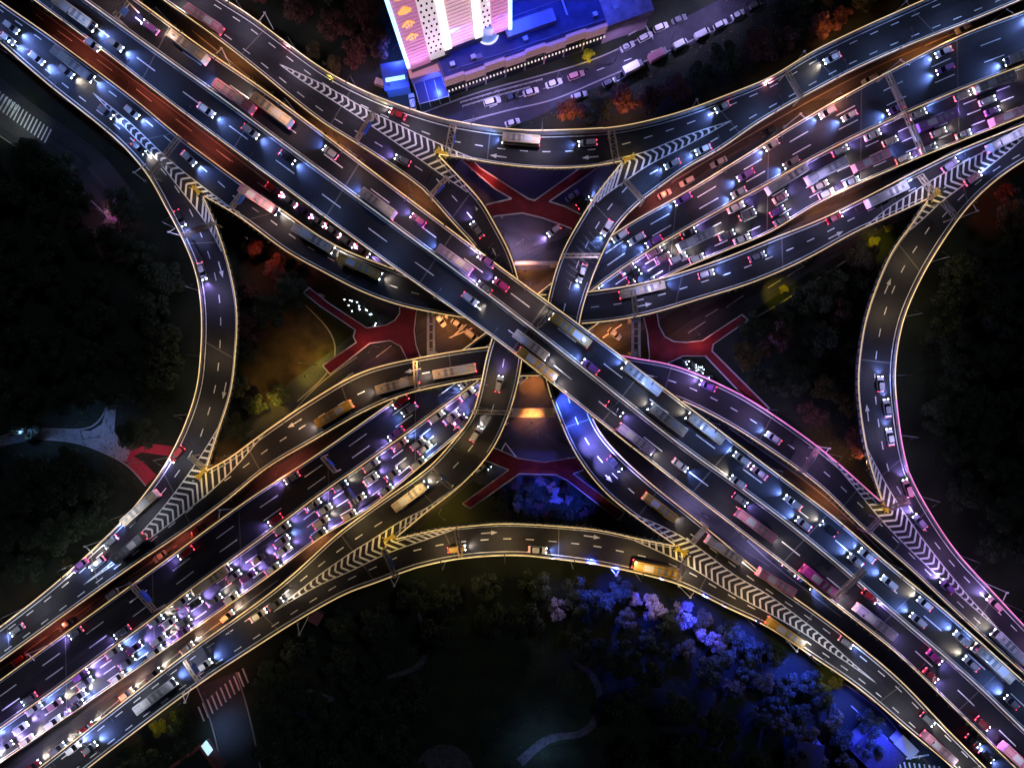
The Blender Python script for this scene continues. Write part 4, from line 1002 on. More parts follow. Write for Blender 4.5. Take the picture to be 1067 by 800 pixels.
for a in [
 # upper left collector and its ramps
 ('car','silver','W',14,30), ('car','white','W',40,62,'blue'), ('car','white','W',10,42,'blue'), ('car','silver','W',71,76), ('bus','silver','W',80,70,'blue'), ('car','white','W',139,118), ('car','white','W',198,166), ('car','black','W',146,155), ('car','grey','W',112,118,'blue'),
 ('bus','pink','W1',272,210,'warm'), ('bus','cream','W1',328,250,'warm'), ('bus','gold','W1',376,279,'warm'), ('bus','cream','W1',668,303,'blue'), ('car','silver','W1',735,286), ('car','grey','W1',788,268), ('car','red','W1',868,228,'violet'), ('bus','white','W1',920,205), 
 ('car','lilac','PE',988,173), ('bus','silver','PE',1046,147), ('car','pink','PE',1012,187,'blue'), ('car','silver','LL',212,283,'violet'), ('car','black','LL',189,228), ('car','red','SWU',186,473,'violet'), ('bus','cream','SWU',150,528,'blue'), ('car','silver','SWU',117,564,'warm'),
 ('bus','grey','SWU',138,570), ('car','silver','SWU',103,586), ('car','purple','SWU',85,588,'warm'), ('car','grey','SWU',20,655),
 ('car','silver','LR',916,400), ('car','white','LR',926,455), ('car','pink','LR',944,508,'violet'), ('car','silver','LR',923,425,'blue'),
 ('car','lilac','PSE',957,543,'violet'), ('car','pink','PSE',1034,628,'violet'), ('bus','white','PSE',1048,672), ('car','purple','PSE',985,610,'violet'), ('car','white','SW',805,456), ('car','purple','SW',737,402,'violet'),
 ('bus','cream','SW',474,387,'warm'), ('bus','cream','SW',415,401,'warm'), ('bus','gold','SW',350,431,'warm'), ('car','grey','SW',395,398,'blue'),
 ('bus','cream','T',543,148,'blue'), ('car','silver','T',612,150), ('car','red','PN',415,120,'warm'), ('bus','pink','PN',216,24,'warm'), ('car','grey','PN',420,168,'violet'), ('car','white','PNE',752,113), ('car','white','PNE',732,157), ('car','silver','PNE',700,172), ('car','white','PNE',866,62), ('bus','grey','PNE',845,72),
 ('car','white','C1',632,238), ('car','silver','C1',606,285), ('car','grey','C3',497,240,'violet'), ('car','silver','C3',496,452,'warm'), ('bus','cream','C3',428,516,'warm'), ('car','grey','C3',520,400,'violet'),
 ('car','black','C1',640,483,'warm'), ('bus','gold','C1',686,527,'warm'), ('bus','cream','PS',752,571,'warm'), ('bus','pink','PS',806,604,'warm'), ('car','silver','PS',880,668,'blue'),
 ('car','white','B',560,572,'blue'), ('bus','gold','B',682,591,'warm'), ('car','gold','B',476,571,'warm'), ('bus','gold','PS',816,656,'warm'), ('bus','pink','PS',974,775,'warm'), ('car','grey','PS',965,748,'warm'),
 ('car','white','PSB',270,640,'warm'), ('bus','silver','PSB',165,722,'blue'), ('car','white','PSB',186,714,'blue'), ('car','white','PSB',78,778,'blue'), ('car','grey','PSB',95,778,'blue'), ('car','white','PSB',214,692,'blue'), ('car','grey','PSB',288,628,'warm'),
 # top deck, towards lower right
 ('bus','cream','MAIN',82,18,'blue'), ('car','white','MAIN',122,48), ('car','silver','MAIN',98,48), ('car','white','MAIN',216,116), ('car','silver','MAIN',262,138), ('car','black','MAIN',300,165), ('car','silver','MAIN',490,312), ('car','grey','MAIN',505,300,'violet'),
 ('bus','cream','MAIN',553,360,'warm'), ('bus','gold','MAIN',560,380,'warm'), ('bus','lilac','MAIN',661,457,'warm'), ('car','black','MAIN',640,426,'violet'), ('car','silver','MAIN',708,484,'blue'), ('bus','pink','MAIN',785,546,'warm'), ('car','grey','MAIN',770,520,'violet'),
 ('bus','magenta','MAIN',852,605,'warm'), ('bus','lilac','MAIN',908,645,'violet'), ('car','red','MAIN',905,620,'violet'), ('car','magenta','MAIN',972,683,'violet'), ('car','red','MAIN',968,702,'violet'), ('car','red','MAIN',1022,752,'violet'), ('bus','pink','MAIN',1058,790,'warm'),
 # top deck, towards upper left
 ('car','purple','MAIN',158,30,'violet'), ('bus','cream','MAIN',200,53,'warm'), ('bus','pink','MAIN',247,104,'blue'), ('bus','cream','MAIN',286,118,'warm'), ('car','silver','MAIN',345,160,'blue'), ('bus','silver','MAIN',395,214,'blue'), ('car','magenta','MAIN',436,230,'violet'),
 ('bus','lilac','MAIN',474,272,'blue'), ('car','magenta','MAIN',522,297,'violet'), ('car','purple','MAIN',507,272,'violet'), ('bus','gold','MAIN',594,345,'warm'), ('bus','white','MAIN',668,395,'blue'), ('car','purple','MAIN',615,382,'blue'), ('bus','cream','MAIN',694,437,'warm'), ('bus','cream','MAIN',733,446,'warm'),
 ('car','white','MAIN',772,478), ('car','silver','MAIN',768,502), ('car','pink','MAIN',790,492,'blue'), ('car','white','MAIN',825,523), ('car','silver','MAIN',836,545), ('car','black','MAIN',862,550), ('car','white','MAIN',902,578), ('car','silver','MAIN',890,583), ('car','white','MAIN',925,606), ('car','white','MAIN',962,628), ('car','silver','MAIN',955,645),
 ('bus','cream','MAIN',1030,688,'blue'), ('car','white','MAIN',1000,664), ('car','silver','MAIN',1010,690), ('car','grey','MAIN',1052,730)]:
    bi += 1
    if len(a) == 5 and bi % 4 == 0: a = a + ('warm',)
    veh(*a)
# crowded expressway: rows along its lanes
rr = random.Random(5); r = ROAD['Y']; L_ = r['s'][-1]
def yrow(t, side, s0, s1, gap, cols, beams, buses=.12):
    s = s0
    while s < s1:
        fm = float(np.interp(s, r['s'], r['fr'])); f = fm + (1 - fm) * t if side > 0 else fm * t
        p = at_u('Y', s, f); k_ = F / (H - p.z); px = CX + p.x * k_; py = CY - p.y * k_
        if -30 < px < 1097 and -30 < py < 830:
            hid = (px - 553) ** 2 / 100 ** 2 + (py - 345) ** 2 / 70 ** 2 < .35
            kind = 'bus' if rr.random() < buses else 'car'; cl = rr.choice(cols)
            if not hid:
                d = at_u('Y', s + 1, f) - p; h = math.atan2(d.y, d.x) + (0 if side > 0 else math.pi)
                if not clear(kind, p, h): s += 2; continue
                o = make_vehicle(kind, cl, rr.choice(beams)); o.scale = vscale(kind); o.location = p + Vector((0, 0, .03)); o.rotation_euler = (0, 0, h); VEH.append((o, kind, cl, 'YB' if side > 0 else 'YA', s, px, None))
            s += 7 if kind == 'bus' else 0
        s += rr.uniform(*gap)
YC = ['white', 'white', 'silver', 'silver', 'cream', 'lilac', 'white', 'purple', 'black', 'grey', 'silver', 'white', 'cream', 'pink']
for t, s0 in ((.14, 3), (.42, 8), (.65, 5), (.88, 9)): yrow(t, 1, s0, L_, (7.5, 17), YC, ['blue', 'violet', 'violet', 'warm'], .10)
for t, s0 in ((.5, 190), (.83, 210), (.17, 230)): yrow(t, -1, s0, L_, (16, 40), ['white', 'silver', 'grey', 'purple'], ['blue'], .06)
for t, s0 in ((.17, 5), (.83, 60)): yrow(t, -1, s0, 190, (30, 55), ['red', 'grey', 'purple'], ['violet'], .0)
# street below the tower
A_ = math.atan2
for kind, cl, x, y, dg, lb in [('car','white',513,107,17,'white car on the lilac street, leftmost of the row below the tower'), ('car','white',553,97,18,'white car on the lilac street between the leftmost car and the pink one'),
  ('car','white',577,88,20,'white car on the lilac street just left of the pink tinted car'), ('car','pink',600,80,20,'pink tinted car beside the small yellow tree'), ('car','silver',603,101,18,'silver car at the lower kerb beside the brown tree'),
  ('car','grey',635,87,27,'grey car just behind the row of white box trucks'), ('truck','white',659,73,27,'white box truck, lower of the two on the street'), ('truck','pink',685,60,27,'pinkish box truck, upper of the two on the street'),
  ('van','white',708,48,27,'white van in front of the two box trucks'), ('van','white',731,37,27,'white van at the lower kerb below the podium end, lower of two'), ('car','white',750,27,28,'white car in front of the kerbside van'), ('car','silver',768,17,28,'silver car nearest the top of the street'), ('car','black',786,7,28,'black car at the top end of the street'),
  ('car','white',672,40,28,'white car standing in the lay by above the trucks'), ('car','silver',653,50,28,'silver car behind the white one in the lay by'), ('car','white',688,30,24,'white car by the podium end at the street'), ('car','grey',707,22,24,'grey car in front of the white one by the podium end'),
  ('car','white',534,129,18,'white car half hidden beside the topmost ramp wall'), ('van','white',399,89,-20,'white van parked left of the tower next to the ramp'), ('car','white',430,107,100,'white car standing alone on the blue lit forecourt'), ('car','black',533,102,18,'black car on the street just right of the leftmost white car'), ('car','blue',500,86,18,'blue car parked at the railing below the podium')]:
    veh(kind, cl, None, x, y, None, hd=R(dg), where=lb)
for kind, cl, x, y, dg, bm, lb in [('car','white',577,241,216,'violet','white car with violet headlights coming from under the top red footbridge'), ('taxi','white',692,203,28,None,'white taxi between the top right collector and crowded expressway'), ('taxi','white',459,334,-52,None,'white taxi beside the portal frame left of centre'),
   ('car','black',608,212,35,'blue','black car waiting right of the top red footbridge'), ('car','silver',596,205,35,None,'silver car behind the black one near the top red footbridge'), ('car','white',498,488,35,None,'white car waiting at the left end of the bottom red footbridge')]:
    veh(kind, cl, None, x, y, bm, hd=R(dg), where=lb)
GAPS = [('strip beside the upper left ramp', [(286,198),(302,210),(317,221),(332,231),(347,241),(362,252),(378,262)], -36, ['red','white','purple','white','silver','white','pink','silver'], 'violet'),
 ('strip beside the blue tree collector', [(742,519),(757,534),(773,548),(790,562),(806,577),(822,592),(838,606),(1012,770),(1026,786)], -41, ['white','silver','white','white','silver','white','black','silver','white'], 'blue'),
 ('strip below the violet carriageway, lower left', [(36,797),(62,779),(92,757),(133,722),(162,701),(196,674),(238,641)], 40, ['red','silver','red','cream','grey','white','silver'], 'warm'),
 ('junction left of centre', [(462,326),(477,338),(466,348),(492,350)], -38, ['white','silver','black','white'], None),
 ('junction right of centre', [(618,352),(633,364),(640,348),(650,378)], -38, ['white','grey','silver','white'], None),
 ('strip above the dark carriageway, lower left', [(22,686),(70,650),(118,618),(168,579),(205,553)], 218, ['red','grey','white','silver','red'], None),
 ('strip above the crowded road, upper right', [(715,190),(748,170),(800,138),(905,84),(1002,31)], 207, ['white','silver','black','white','silver'], None)]
for gl, pts, dg, cols, bm in GAPS:
    for i, ((x, y), cl) in enumerate(zip(pts, cols)): veh('car', cl, None, x, y, bm, hd=R(dg), where=f'{cl} car, {ordw(i)} from the {"top" if dg == -36 or dg == -41 else "left"}, in the {gl}')
SHORT = {'W': 'the upper left collector', 'LL': 'the far left curved ramp', 'SWU': 'the lower left collector', 'W1': 'the long upper sagging ramp', 'PE': 'the right edge collector', 'LR': 'the far right ramp',
  'PSE': 'the magenta edged collector', 'SW': 'the long lower arched ramp', 'PN': 'the top left collector', 'T': 'the topmost ramp', 'C3': 'the hooked left ramp', 'PSB': 'the bottom left collector', 'B': 'the bottom arched ramp',
  'PS': 'the collector by blue trees', 'C1': 'the hooked right ramp', 'PNE': 'the top right collector', 'MAIN': 'the topmost expressway', 'YA': "the crowded road's dark side", 'YB': "the crowded road's violet side"}
cnt = {}
for v in VEH:
    if not v[6]: cnt.setdefault((v[1], v[2], v[3]), []).append(v)
for (kd, cl, k), vs in cnt.items():
    vs.sort(key=lambda v: v[5])
    for i, v in enumerate(vs):
        lb = f'{cl} {kd} on {SHORT[k]}' + ('' if len(vs) == 1 else f', {ordw(i)} {cl} {kd} from the left')
        if len(vs) == 1: lb += ', the only such one there'
        tag(v[0], lb, kd, 'vehicles driving over the interchange')
for v in VEH:
    if v[6]: tag(v[0], v[6], 'van' if v[1] == 'van' else 'truck' if v[1] == 'truck' else v[1], 'vehicles at street level')

# scooters waiting at the crossings
def make_scooter():
    t = empty('scooter', (0, 0, 0)); mb = MB(); mb.box(-.65, .1, -.17, .17, .35, .62); mb.box(.1, .55, -.16, .16, .28, .38); mb.box(.5, .68, -.2, .2, .3, 1.0); mb.build('body', mat('scooter_paint', (.5, .5, .55), .4), t)
    mb = MB(); mb.box(-.62, .05, -.15, .15, .63, .78); mb.build('seat', M_BLK, t); mb = MB(); mb.bar((.55, -.34, 1.08), (.55, .34, 1.08), .06); mb.build('handlebar', M_STEEL, t)
    for x in (-.55, .75): mb = MB(); mb.cyl((x, -.07, .26), (x, .07, .26), .26, n=12); mb.build('wheel', M_BLK, t)
    mb = MB(); mb.box(.68, .76, -.1, .1, .85, 1.0); mb.build('headlight', M_HEAD, t); kids_of(t); return t
sc0 = make_scooter(); first = True
for lab, grp, cen, n, ang in (('scooter in the bright cluster waiting above the left red footbridge', 'scooters at the left crossing', (375,324), 16, -38), ('scooter parked in the cluster below the right red footbridge', 'scooters at the right crossing', (728,388), 22, 40), ('scooter in the small group left of the bottom red footbridge', 'scooters at the bottom crossing', (514,482), 6, 35)):
    for i in range(n):
        o = sc0 if first else copy_tree(sc0); first = False
        a = R(-ang); u = rr.uniform(-22, 22) if n > 8 else rr.uniform(-9, 9); w = rr.uniform(-6, 6) if n > 8 else rr.uniform(-3, 3)
        x = cen[0] + u * math.cos(R(ang if ang > 0 else -ang)) - w * .6; y = cen[1] + u * math.sin(R(abs(ang))) * (1 if cen[0] != 514 else -1) + w * .8
        o.location = P(x, y, .05); o.rotation_euler = (0, 0, R(-abs(ang) + rr.uniform(-20, 20))); tag(o, lab, 'scooter', grp)

# ------------------------------------------------------------------ tower and podium
def tower():
    zb = 15.0; a = P(426, 70, zb); b = P(531, 30, zb); d = (b - a); Wd = d.length; ang = math.atan2(d.y, d.x)
    t = empty('tower_block', (a.x, a.y, 0), ang, 'tall tower with pink lit facade strips and white bands at the top edge', 'building')
    # local: x along the facade, -y towards the viewer
    Z1 = 92; dep = 24
    pinkm = mat('pink_glow_wall', (.62, .34, .48), .7, emis=(.9, .30, .58), es=.42); brightm = mat('white_lit_band', (.9, .9, .85), .6, emis=(1, .93, .78), es=1.15)  # pink wall emission stands in for floodlighting on the facade
    whitem = mat('white_glow_facade', (.7, .66, .64), .7, emis=(.88, .76, .74), es=.62); rosem = mat('rose_glow_wall', (.6, .48, .48), .7, emis=(.95, .60, .60), es=.5)  # white and rose walls also glow to look floodlit
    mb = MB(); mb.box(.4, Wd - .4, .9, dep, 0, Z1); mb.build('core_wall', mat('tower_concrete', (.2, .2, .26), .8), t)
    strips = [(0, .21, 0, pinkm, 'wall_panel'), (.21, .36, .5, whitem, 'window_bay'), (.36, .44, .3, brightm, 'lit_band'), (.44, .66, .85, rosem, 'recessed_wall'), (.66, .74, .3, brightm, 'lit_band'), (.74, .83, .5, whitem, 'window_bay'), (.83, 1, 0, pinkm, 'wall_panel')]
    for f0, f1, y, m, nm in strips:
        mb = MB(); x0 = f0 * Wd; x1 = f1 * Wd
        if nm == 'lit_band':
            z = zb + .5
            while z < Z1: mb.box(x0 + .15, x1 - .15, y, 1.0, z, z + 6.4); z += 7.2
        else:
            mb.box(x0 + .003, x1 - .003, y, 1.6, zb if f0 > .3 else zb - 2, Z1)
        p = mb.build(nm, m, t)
        if nm in ('wall_panel', 'recessed_wall'):
            mb = MB(); z = zb + 1
            while z < Z1: mb.box(x0 + .2, x1 - .2, y - .12, y + .01, z, z + .18); z += 1.6
            mb.build('fins', mat('fin_dim_glow', (.62, .36, .48), .7, emis=(.9, .35, .58), es=.25), p)  # weaker emission makes the fins read as shaded against the wall
    mb = MB(); mb.box(-.05, Wd * .21, -.35, -.12, 0, 0)
    # edge light tubes
    for x in (-.12, Wd + .12): mb = MB(); mb.box(x - .45, x + .45, -.45, .45, zb, Z1); mb.build('edge_light', mat('edge_tube', (.6, .8, 1), .4, emis=(.35, .65, 1), es=2), t)
    # windows, staggered as on the facade
    w0 = None
    for bay, (f0, f1) in enumerate(((.215, .355), (.745, .825))):
        nx = 3 if bay == 0 else 2
        z = zb + 1.5; row = 0
        while z < 60:
            for j in range(nx):
                x = (f0 + (f1 - f0) * (j + .5 + (.22 if row % 2 else -.1)) / nx) * Wd
                if w0 is None: mb = MB(); mb.box(-.24, .24, -.05, .02, 0, .9); w0 = mb.build('window', M_GLASS, t); w0.location = (x, .48, z)
                else: o = w0.copy(); COL.objects.link(o); o.location = (x, .48, z)
            z += 2.5; row += 1
    # gold characters on the left strip: a roof stroke over short strokes
    goldm = mat('gold_letter', (.8, .5, .1), .5, emis=(1, .58, .10), es=.8)
    for i, z in enumerate((27.5, 33.5, 39.5, 45.5)):
        mb = MB(); x = Wd * .105; y = -.28
        mb.bar((x, y, z + 3.2), (x - 1.5, y, z + 1.6), .34); mb.bar((x, y, z + 3.2), (x + 1.5, y, z + 1.6), .34)
        mb.bar((x, y, z + 2.2), (x, y, z + .4), .3)
        if i >= 2: mb.bar((x - 1.5, y, z + 1.0), (x + 1.5, y, z + 1.0), .3); mb.bar((x - 1.2, y, z + 2.0), (x + 1.2, y, z + 2.0), .26)
        mb.bar((x - .8, y, z + 1.3), (x - .5, y, z + .6), .3); mb.bar((x + .8, y, z + 1.3), (x + .5, y, z + .6), .3)
        mb.build('sign_character', goldm, t)
    mb = MB(); mb.box(0, Wd, 0, dep, Z1 + .01, Z1 + 1.2); mb.build('roof', M_CONCD, t)
    l = LIGHT('facade_wash', (.8, .45, 1), 4000, 110, .6, .5)
    for x in (.1, .5, .9):
        o = bpy.data.objects.new('facade_light', l); o.location = (x * Wd, -7, 16); o.rotation_euler = (R(130), 0, 0); link(o, t)
tower()
def podium():
    a = P(463, 85, 12); b = P(681, 9, 12); d = b - a; L_ = d.length; t = empty('shopping_podium', (a.x, a.y, 0), math.atan2(d.y, d.x), 'low long podium with pink lit stepped cornices and blue lit roof below the tower', 'building')
    pm = mat('podium_stone_glow', (.55, .38, .38), .75, emis=(.8, .42, .48), es=.22, noise=.15); bm_ = mat('podium_roof', (.07, .08, .16), .8, noise=.35, nscale=.3)  # pink lighting on the cornice stone put in as faint emission
    mb = MB(); mb.box(0, L_, .6, 60, 0, 11.2); mb.build('wall', mat('podium_wall', (.3, .2, .26), .8), t)
    mb = MB(); mb.box(.6, L_ - .6, 1.2, 59, 11.21, 11.5); mb.build('roof', bm_, t)
    n = 8; w = L_ * .78 / n
    for i in range(n):
        x0 = i * w; mb = MB(); y = (0, -.5)[i % 2]
        for j, (zz, out) in enumerate(((12.0, .2), (10.4, .0), (8.6, -.3))): mb.box(x0 + .05, x0 + w - .05, y + .55 - out * 0 - .45 * (2 - j) * .2 - .3, y + 1.0, zz - .7, zz)
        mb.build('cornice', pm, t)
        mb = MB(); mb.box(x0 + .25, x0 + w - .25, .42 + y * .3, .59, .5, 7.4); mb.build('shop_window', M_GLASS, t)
    mb = MB()
    for i in range(46): x = .5 + i * L_ * .78 / 46; mb.box(x, x + .35, -.7, -.45, 6.2, 7.0)
    mb.build('bulb_row', mat('podium_bulb', (.8, .7, .6), .5, emis=(1, .8, .75), es=.9), t)
    mb = MB(); mb.box(L_ * .78, L_, -.6, 9, 9.5, 12.3); mb.build('end_roof', mat('pale_roof', (.5, .4, .4), .8, noise=.3, nscale=.4), t)
    # plant on the roof
    mb = MB(); mb.box(20, 34, 5, 8.5, 11.5, 13.4); q = mb.build('louvre_housing', mat('plant_blue', (.4, .42, .6), .6), t)
    mb = MB()
    for i in range(22): x = 20.2 + i * .62; mb.box(x, x + .3, 4.9, 8.6, 13.405, 13.6)
    mb.build('louvre', M_STEEL, q)
    mb = MB(); mb.box(37.3, 37.8, 6, 26, 11.51, 12.1); mb.build('duct', mat('duct', (.55, .6, .8), .5), t)
    mb = MB(); mb.cyl((15.4, 8.5, 11.5), (15.4, 8.5, 19), 2.6, n=28); mb.build('drum', mat('drum_blue_glow', (.5, .6, .75), .5, emis=(.25, .45, .9), es=.35), t)  # blue light on the drum put in as emission
    mb = MB()
    for i in range(28):
        a0 = 2 * math.pi * i / 28; a1 = 2 * math.pi * (i + 1) / 28; mb.bar((15.4 + 2.9 * math.cos(a0), 8.5 + 2.9 * math.sin(a0), 11.8), (15.4 + 2.9 * math.cos(a1), 8.5 + 2.9 * math.sin(a1), 11.8), .35)
    mb.build('drum_ring', mat('ring_white', (.8, .8, .8), .5, emis=(.9, .85, 1), es=.9), t)
    pr_ = random.Random(11)
    for _ in range(16):
        x = pr_.uniform(3, L_ - 6); y = pr_.uniform(3, 28)
        if 12 < x < 36 and y < 12: continue
        w_ = pr_.uniform(.5, 1.4); h_ = pr_.uniform(.4, 1.5); mb = MB(); mb.box(x - w_, x + w_, y - w_ * .7, y + w_ * .7, 11.5, 11.5 + h_)
        mb.cyl((x, y, 11.5 + h_), (x, y, 11.62 + h_), w_ * .5, n=12); mb.build('roof_unit', mat('unit_grey', (.25, .26, .3), .6), t)
    for y in (2.4, 10.5, 14.2, 19.5): mb = MB(); mb.bar((2, y, 11.8), (L_ - 3, y + pr_.uniform(-1, 1), 11.8), .16); mb.build('roof_pipe', mat('pipe_grey', (.3, .32, .4), .5), t)
    for x in (3, 9, 24, 44, 50): mb = MB(); mb.box(x, x + 1.3, 3, 4.2, 11.5, 12.6); mb.build('roof_unit', M_STEEL, t)
    mb = MB(); mb.box(34, 56, 16, 30, 11.52, 17); mb.build('upper_storey', mat('upper_wall_glow', (.4, .3, .34), .8, emis=(.8, .5, .55), es=.2), t)  # lit look of this wall comes from low emission
    l = LIGHT('podium_blue', (.02, .05, 1), 6500, 160, .5, .5)
    for x, y in ((6, 6), (26, 12), (40, 8), (50, 12), (30, 26), (22, 4)): o = bpy.data.objects.new('roof_light', l); o.location = (x, y, 24); link(o, t)
    # left wing with pink edge
podium()
def wing():
    a = P(427, 80, 9); b = P(464, 70, 9); d = b - a; t = empty('entrance_wing', (a.x, a.y, 0), math.atan2(d.y, d.x), 'small entrance wing with pink lit cornice and glass canopy at the tower foot', 'building'); L_ = d.length
    mb = MB(); mb.box(0, L_, 0, 6, 0, 8); mb.build('wall', mat('podium_wall', (.3, .2, .26)), t)
    mb = MB(); mb.box(-.1, L_ + .1, -.2, 2.4, 8.01, 9.2); mb.build('cornice', mat('pink_cornice_glow', (.62, .34, .42), .7, emis=(.9, .35, .5), es=.4), t)  # pink light on the cornice baked in as glow
    mb = MB(); mb.box(.5, L_ - 1, -6, -.01, 4, 4.2); mb.build('canopy', mat('canopy_glass', (.04, .05, .12), .3), t)
    mb = MB()
    for i in range(4): x = .5 + i * (L_ - 1.5) / 3; mb.bar((x, -6, 4.25), (x, 0, 4.25), .12); mb.bar((x, -5.8, 0), (x, -5.8, 4), .15)
    mb.bar((.5, -6, 4.25), (L_ - 1, -6, 4.25), .15); mb.build('canopy_frame', M_POLE, t)
    a = P(405, 92, 6); t = empty('glass_kiosk', (a.x, a.y, 0), R(10), 'low blue lit glass kiosk left of the tower foot', 'kiosk')
    mb = MB(); mb.box(-1, 5.5, 0, 7, 0, 5); mb.build('wall', mat('kiosk_blue_glow', (.08, .14, .35), .4, emis=(.1, .3, .9), es=.12), t)  # blue light falling on the block put into wall colour and glow
    mb = MB(); mb.box(-1.3, 5.8, -.3, 7.3, 5.01, 5.4); mb.build('roof', mat('kiosk_roof', (.10, .14, .3), .4), t)
    mb = MB(); mb.box(-.5, 5, 2, 3, 5.41, 5.8); mb.build('skylight', mat('kiosk_lit', (.6, .9, 1), .4, emis=(.4, .8, 1), es=1.2), t)
wing()
def railing(label, pts, z=.05):
    w = [P(x, y, z) for x, y in pts]; o0 = w[0].copy(); mb = MB()
    for a, b in zip(w[:-1], w[1:]):
        a = a - o0; b = b - o0; mb.bar(a + Vector((0, 0, 1.1)), b + Vector((0, 0, 1.1)), .1); mb.bar(a + Vector((0, 0, .5)), b + Vector((0, 0, .5)), .07); n = max(1, int((b - a).length / 1.5))
        for i in range(n + 1): p = a + (b - a) * i / n; mb.bar(p, p + Vector((0, 0, 1.15)), .09)
    o = mb.build('street_railing', M_WHITE); o.location = o0; tag(o, label, 'railing')
railing('white railing along the planted strip below the podium', [(480,108),(520,96),(565,84)])
railing('second white railing nearer the street below the podium', [(482,112),(522,100),(552,92)])
railing('white railing round the lay by above the trucks', [(655,38),(672,28),(680,42)])
railing('white railing at the junction left of the bottom red footbridge', [(484,498),(500,484),(522,474)])
# small cabin buildings
def cabin(name, label, px, py, w, l, h, rz, wall_m, roof_m, cat='building'):
    p = P(px, py, 0); t = empty(name, p, R(rz), label, cat); mb = MB(); mb.box(-l / 2, l / 2, -w / 2, w / 2, 0, h); mb.build('wall', wall_m, t)
    mb = MB(); mb.box(-l / 2 - .3, l / 2 + .3, -w / 2 - .3, w / 2 + .3, h + .01, h + .3); mb.build('roof', roof_m, t)
    mb = MB(); mb.box(-l / 2 + .4, -l / 2 + 1.4, -w / 2 - .05, -w / 2 - .003, 0, 2.1); mb.build('door', M_BLK, t)
    mb = MB(); mb.box(0, l / 2 - .4, -w / 2 - .04, -w / 2 - .003, 1, 2.1); mb.build('window', M_GLASS, t)
    return t
redr = mat('red_roof', (.32, .10, .08), .8, noise=.3)
t = cabin('pavilion', 'dark pavilion with reddish roof edge in the bottom left corner', 208, 795, 9, 13, 4.5, 35, mat('pav_wall', (.2, .1, .1)), mat('pav_roof', (.03, .03, .035), .8), 'pavilion')
mb = MB(); mb.box(-6.9, 6.9, 4.3, 5.2, 4.82, 5.3); mb.box(6.0, 6.9, -4.9, 4.29, 4.82, 5.3); mb.box(-6.9, 5.99, -4.9, -4.4, 4.82, 5.2); mb.build('roof_edge', redr, t)
mb = MB(); mb.box(6.95, 7.1, 1.5, 4.8, 2.5, 5.6); mb.build('lit_signboard', mat('lit_board', (.8, 1, 1), .4, emis=(.5, .8, 1), es=1.1), t)
l = bpy.data.objects.new('sign_light', LIGHT('sign_blue_white', (.3, .5, 1), 900, 120, .6, .3)); l.location = (11, 4, 7); link(l, t)
cabin('service_cabin', 'small reddish cabin below the bottom left collector', 332, 640, 2.6, 3, 2.8, 60, mat('pav_wall', (.2, .1, .1)), mat('cabin_roof_pink', (.6, .2, .17), .8), 'cabin')
cabin('ticket_booth', 'pale blue lit booth beside the lower right park road', 938, 772, 3, 6, 3, -45, M_WHITE, mat('booth_roof', (.55, .6, .75), .6), 'booth')
for (x, y, w, l_, h, rz, lb) in ((905,775,9,12,5,-45,'blue lit low building among the trees in the lower right'), (322,728,6,14,4,-20,'dim long shed in the bottom left wood'), (835,778,7,7,5,-10,'dark small hut in the wood left of the blue lit building')):
    cabin('park_building', lb, x, y, w, l_, h, rz, mat('park_wall', (.2, .2, .24)), mat('park_roof', (.05, .05, .08), .7, noise=.3))

# ------------------------------------------------------------------ trees
def leafmat(name, c0, c1):
    m = bpy.data.materials.new(name); m.use_nodes = True; t = m.node_tree; b = t.nodes['Principled BSDF']; L = t.links.new
    oi = t.nodes.new('ShaderNodeObjectInfo'); ge = t.nodes.new('ShaderNodeNewGeometry')
    mix = t.nodes.new('ShaderNodeMath'); mix.operation = 'MULTIPLY_ADD'; L(ge.outputs['Random Per Island'], mix.inputs[0]); mix.inputs[1].default_value = .6
    m2 = t.nodes.new('ShaderNodeMath'); m2.operation = 'MULTIPLY'; L(oi.outputs['Random'], m2.inputs[0]); m2.inputs[1].default_value = .4; L(m2.outputs[0], mix.inputs[2])
    cr = t.nodes.new('ShaderNodeValToRGB'); cr.color_ramp.elements[0].color = (*c0, 1); cr.color_ramp.elements[1].color = (*c1, 1); L(mix.outputs[0], cr.inputs[0]); L(cr.outputs[0], b.inputs['Base Color'])
    b.inputs['Roughness'].default_value = .7; return m
LM = {'green': leafmat('leaf_green', (.012, .022, .010), (.08, .11, .05)), 'red': leafmat('leaf_russet', (.04, .018, .012), (.22, .09, .07)), 'yellow': leafmat('leaf_yellow', (.25, .24, .02), (.55, .50, .05)), 'blossom': leafmat('leaf_blossom', (.03, .04, .03), (.75, .62, .75)), 'olive': leafmat('leaf_olive', (.06, .05, .015), (.16, .13, .04))}
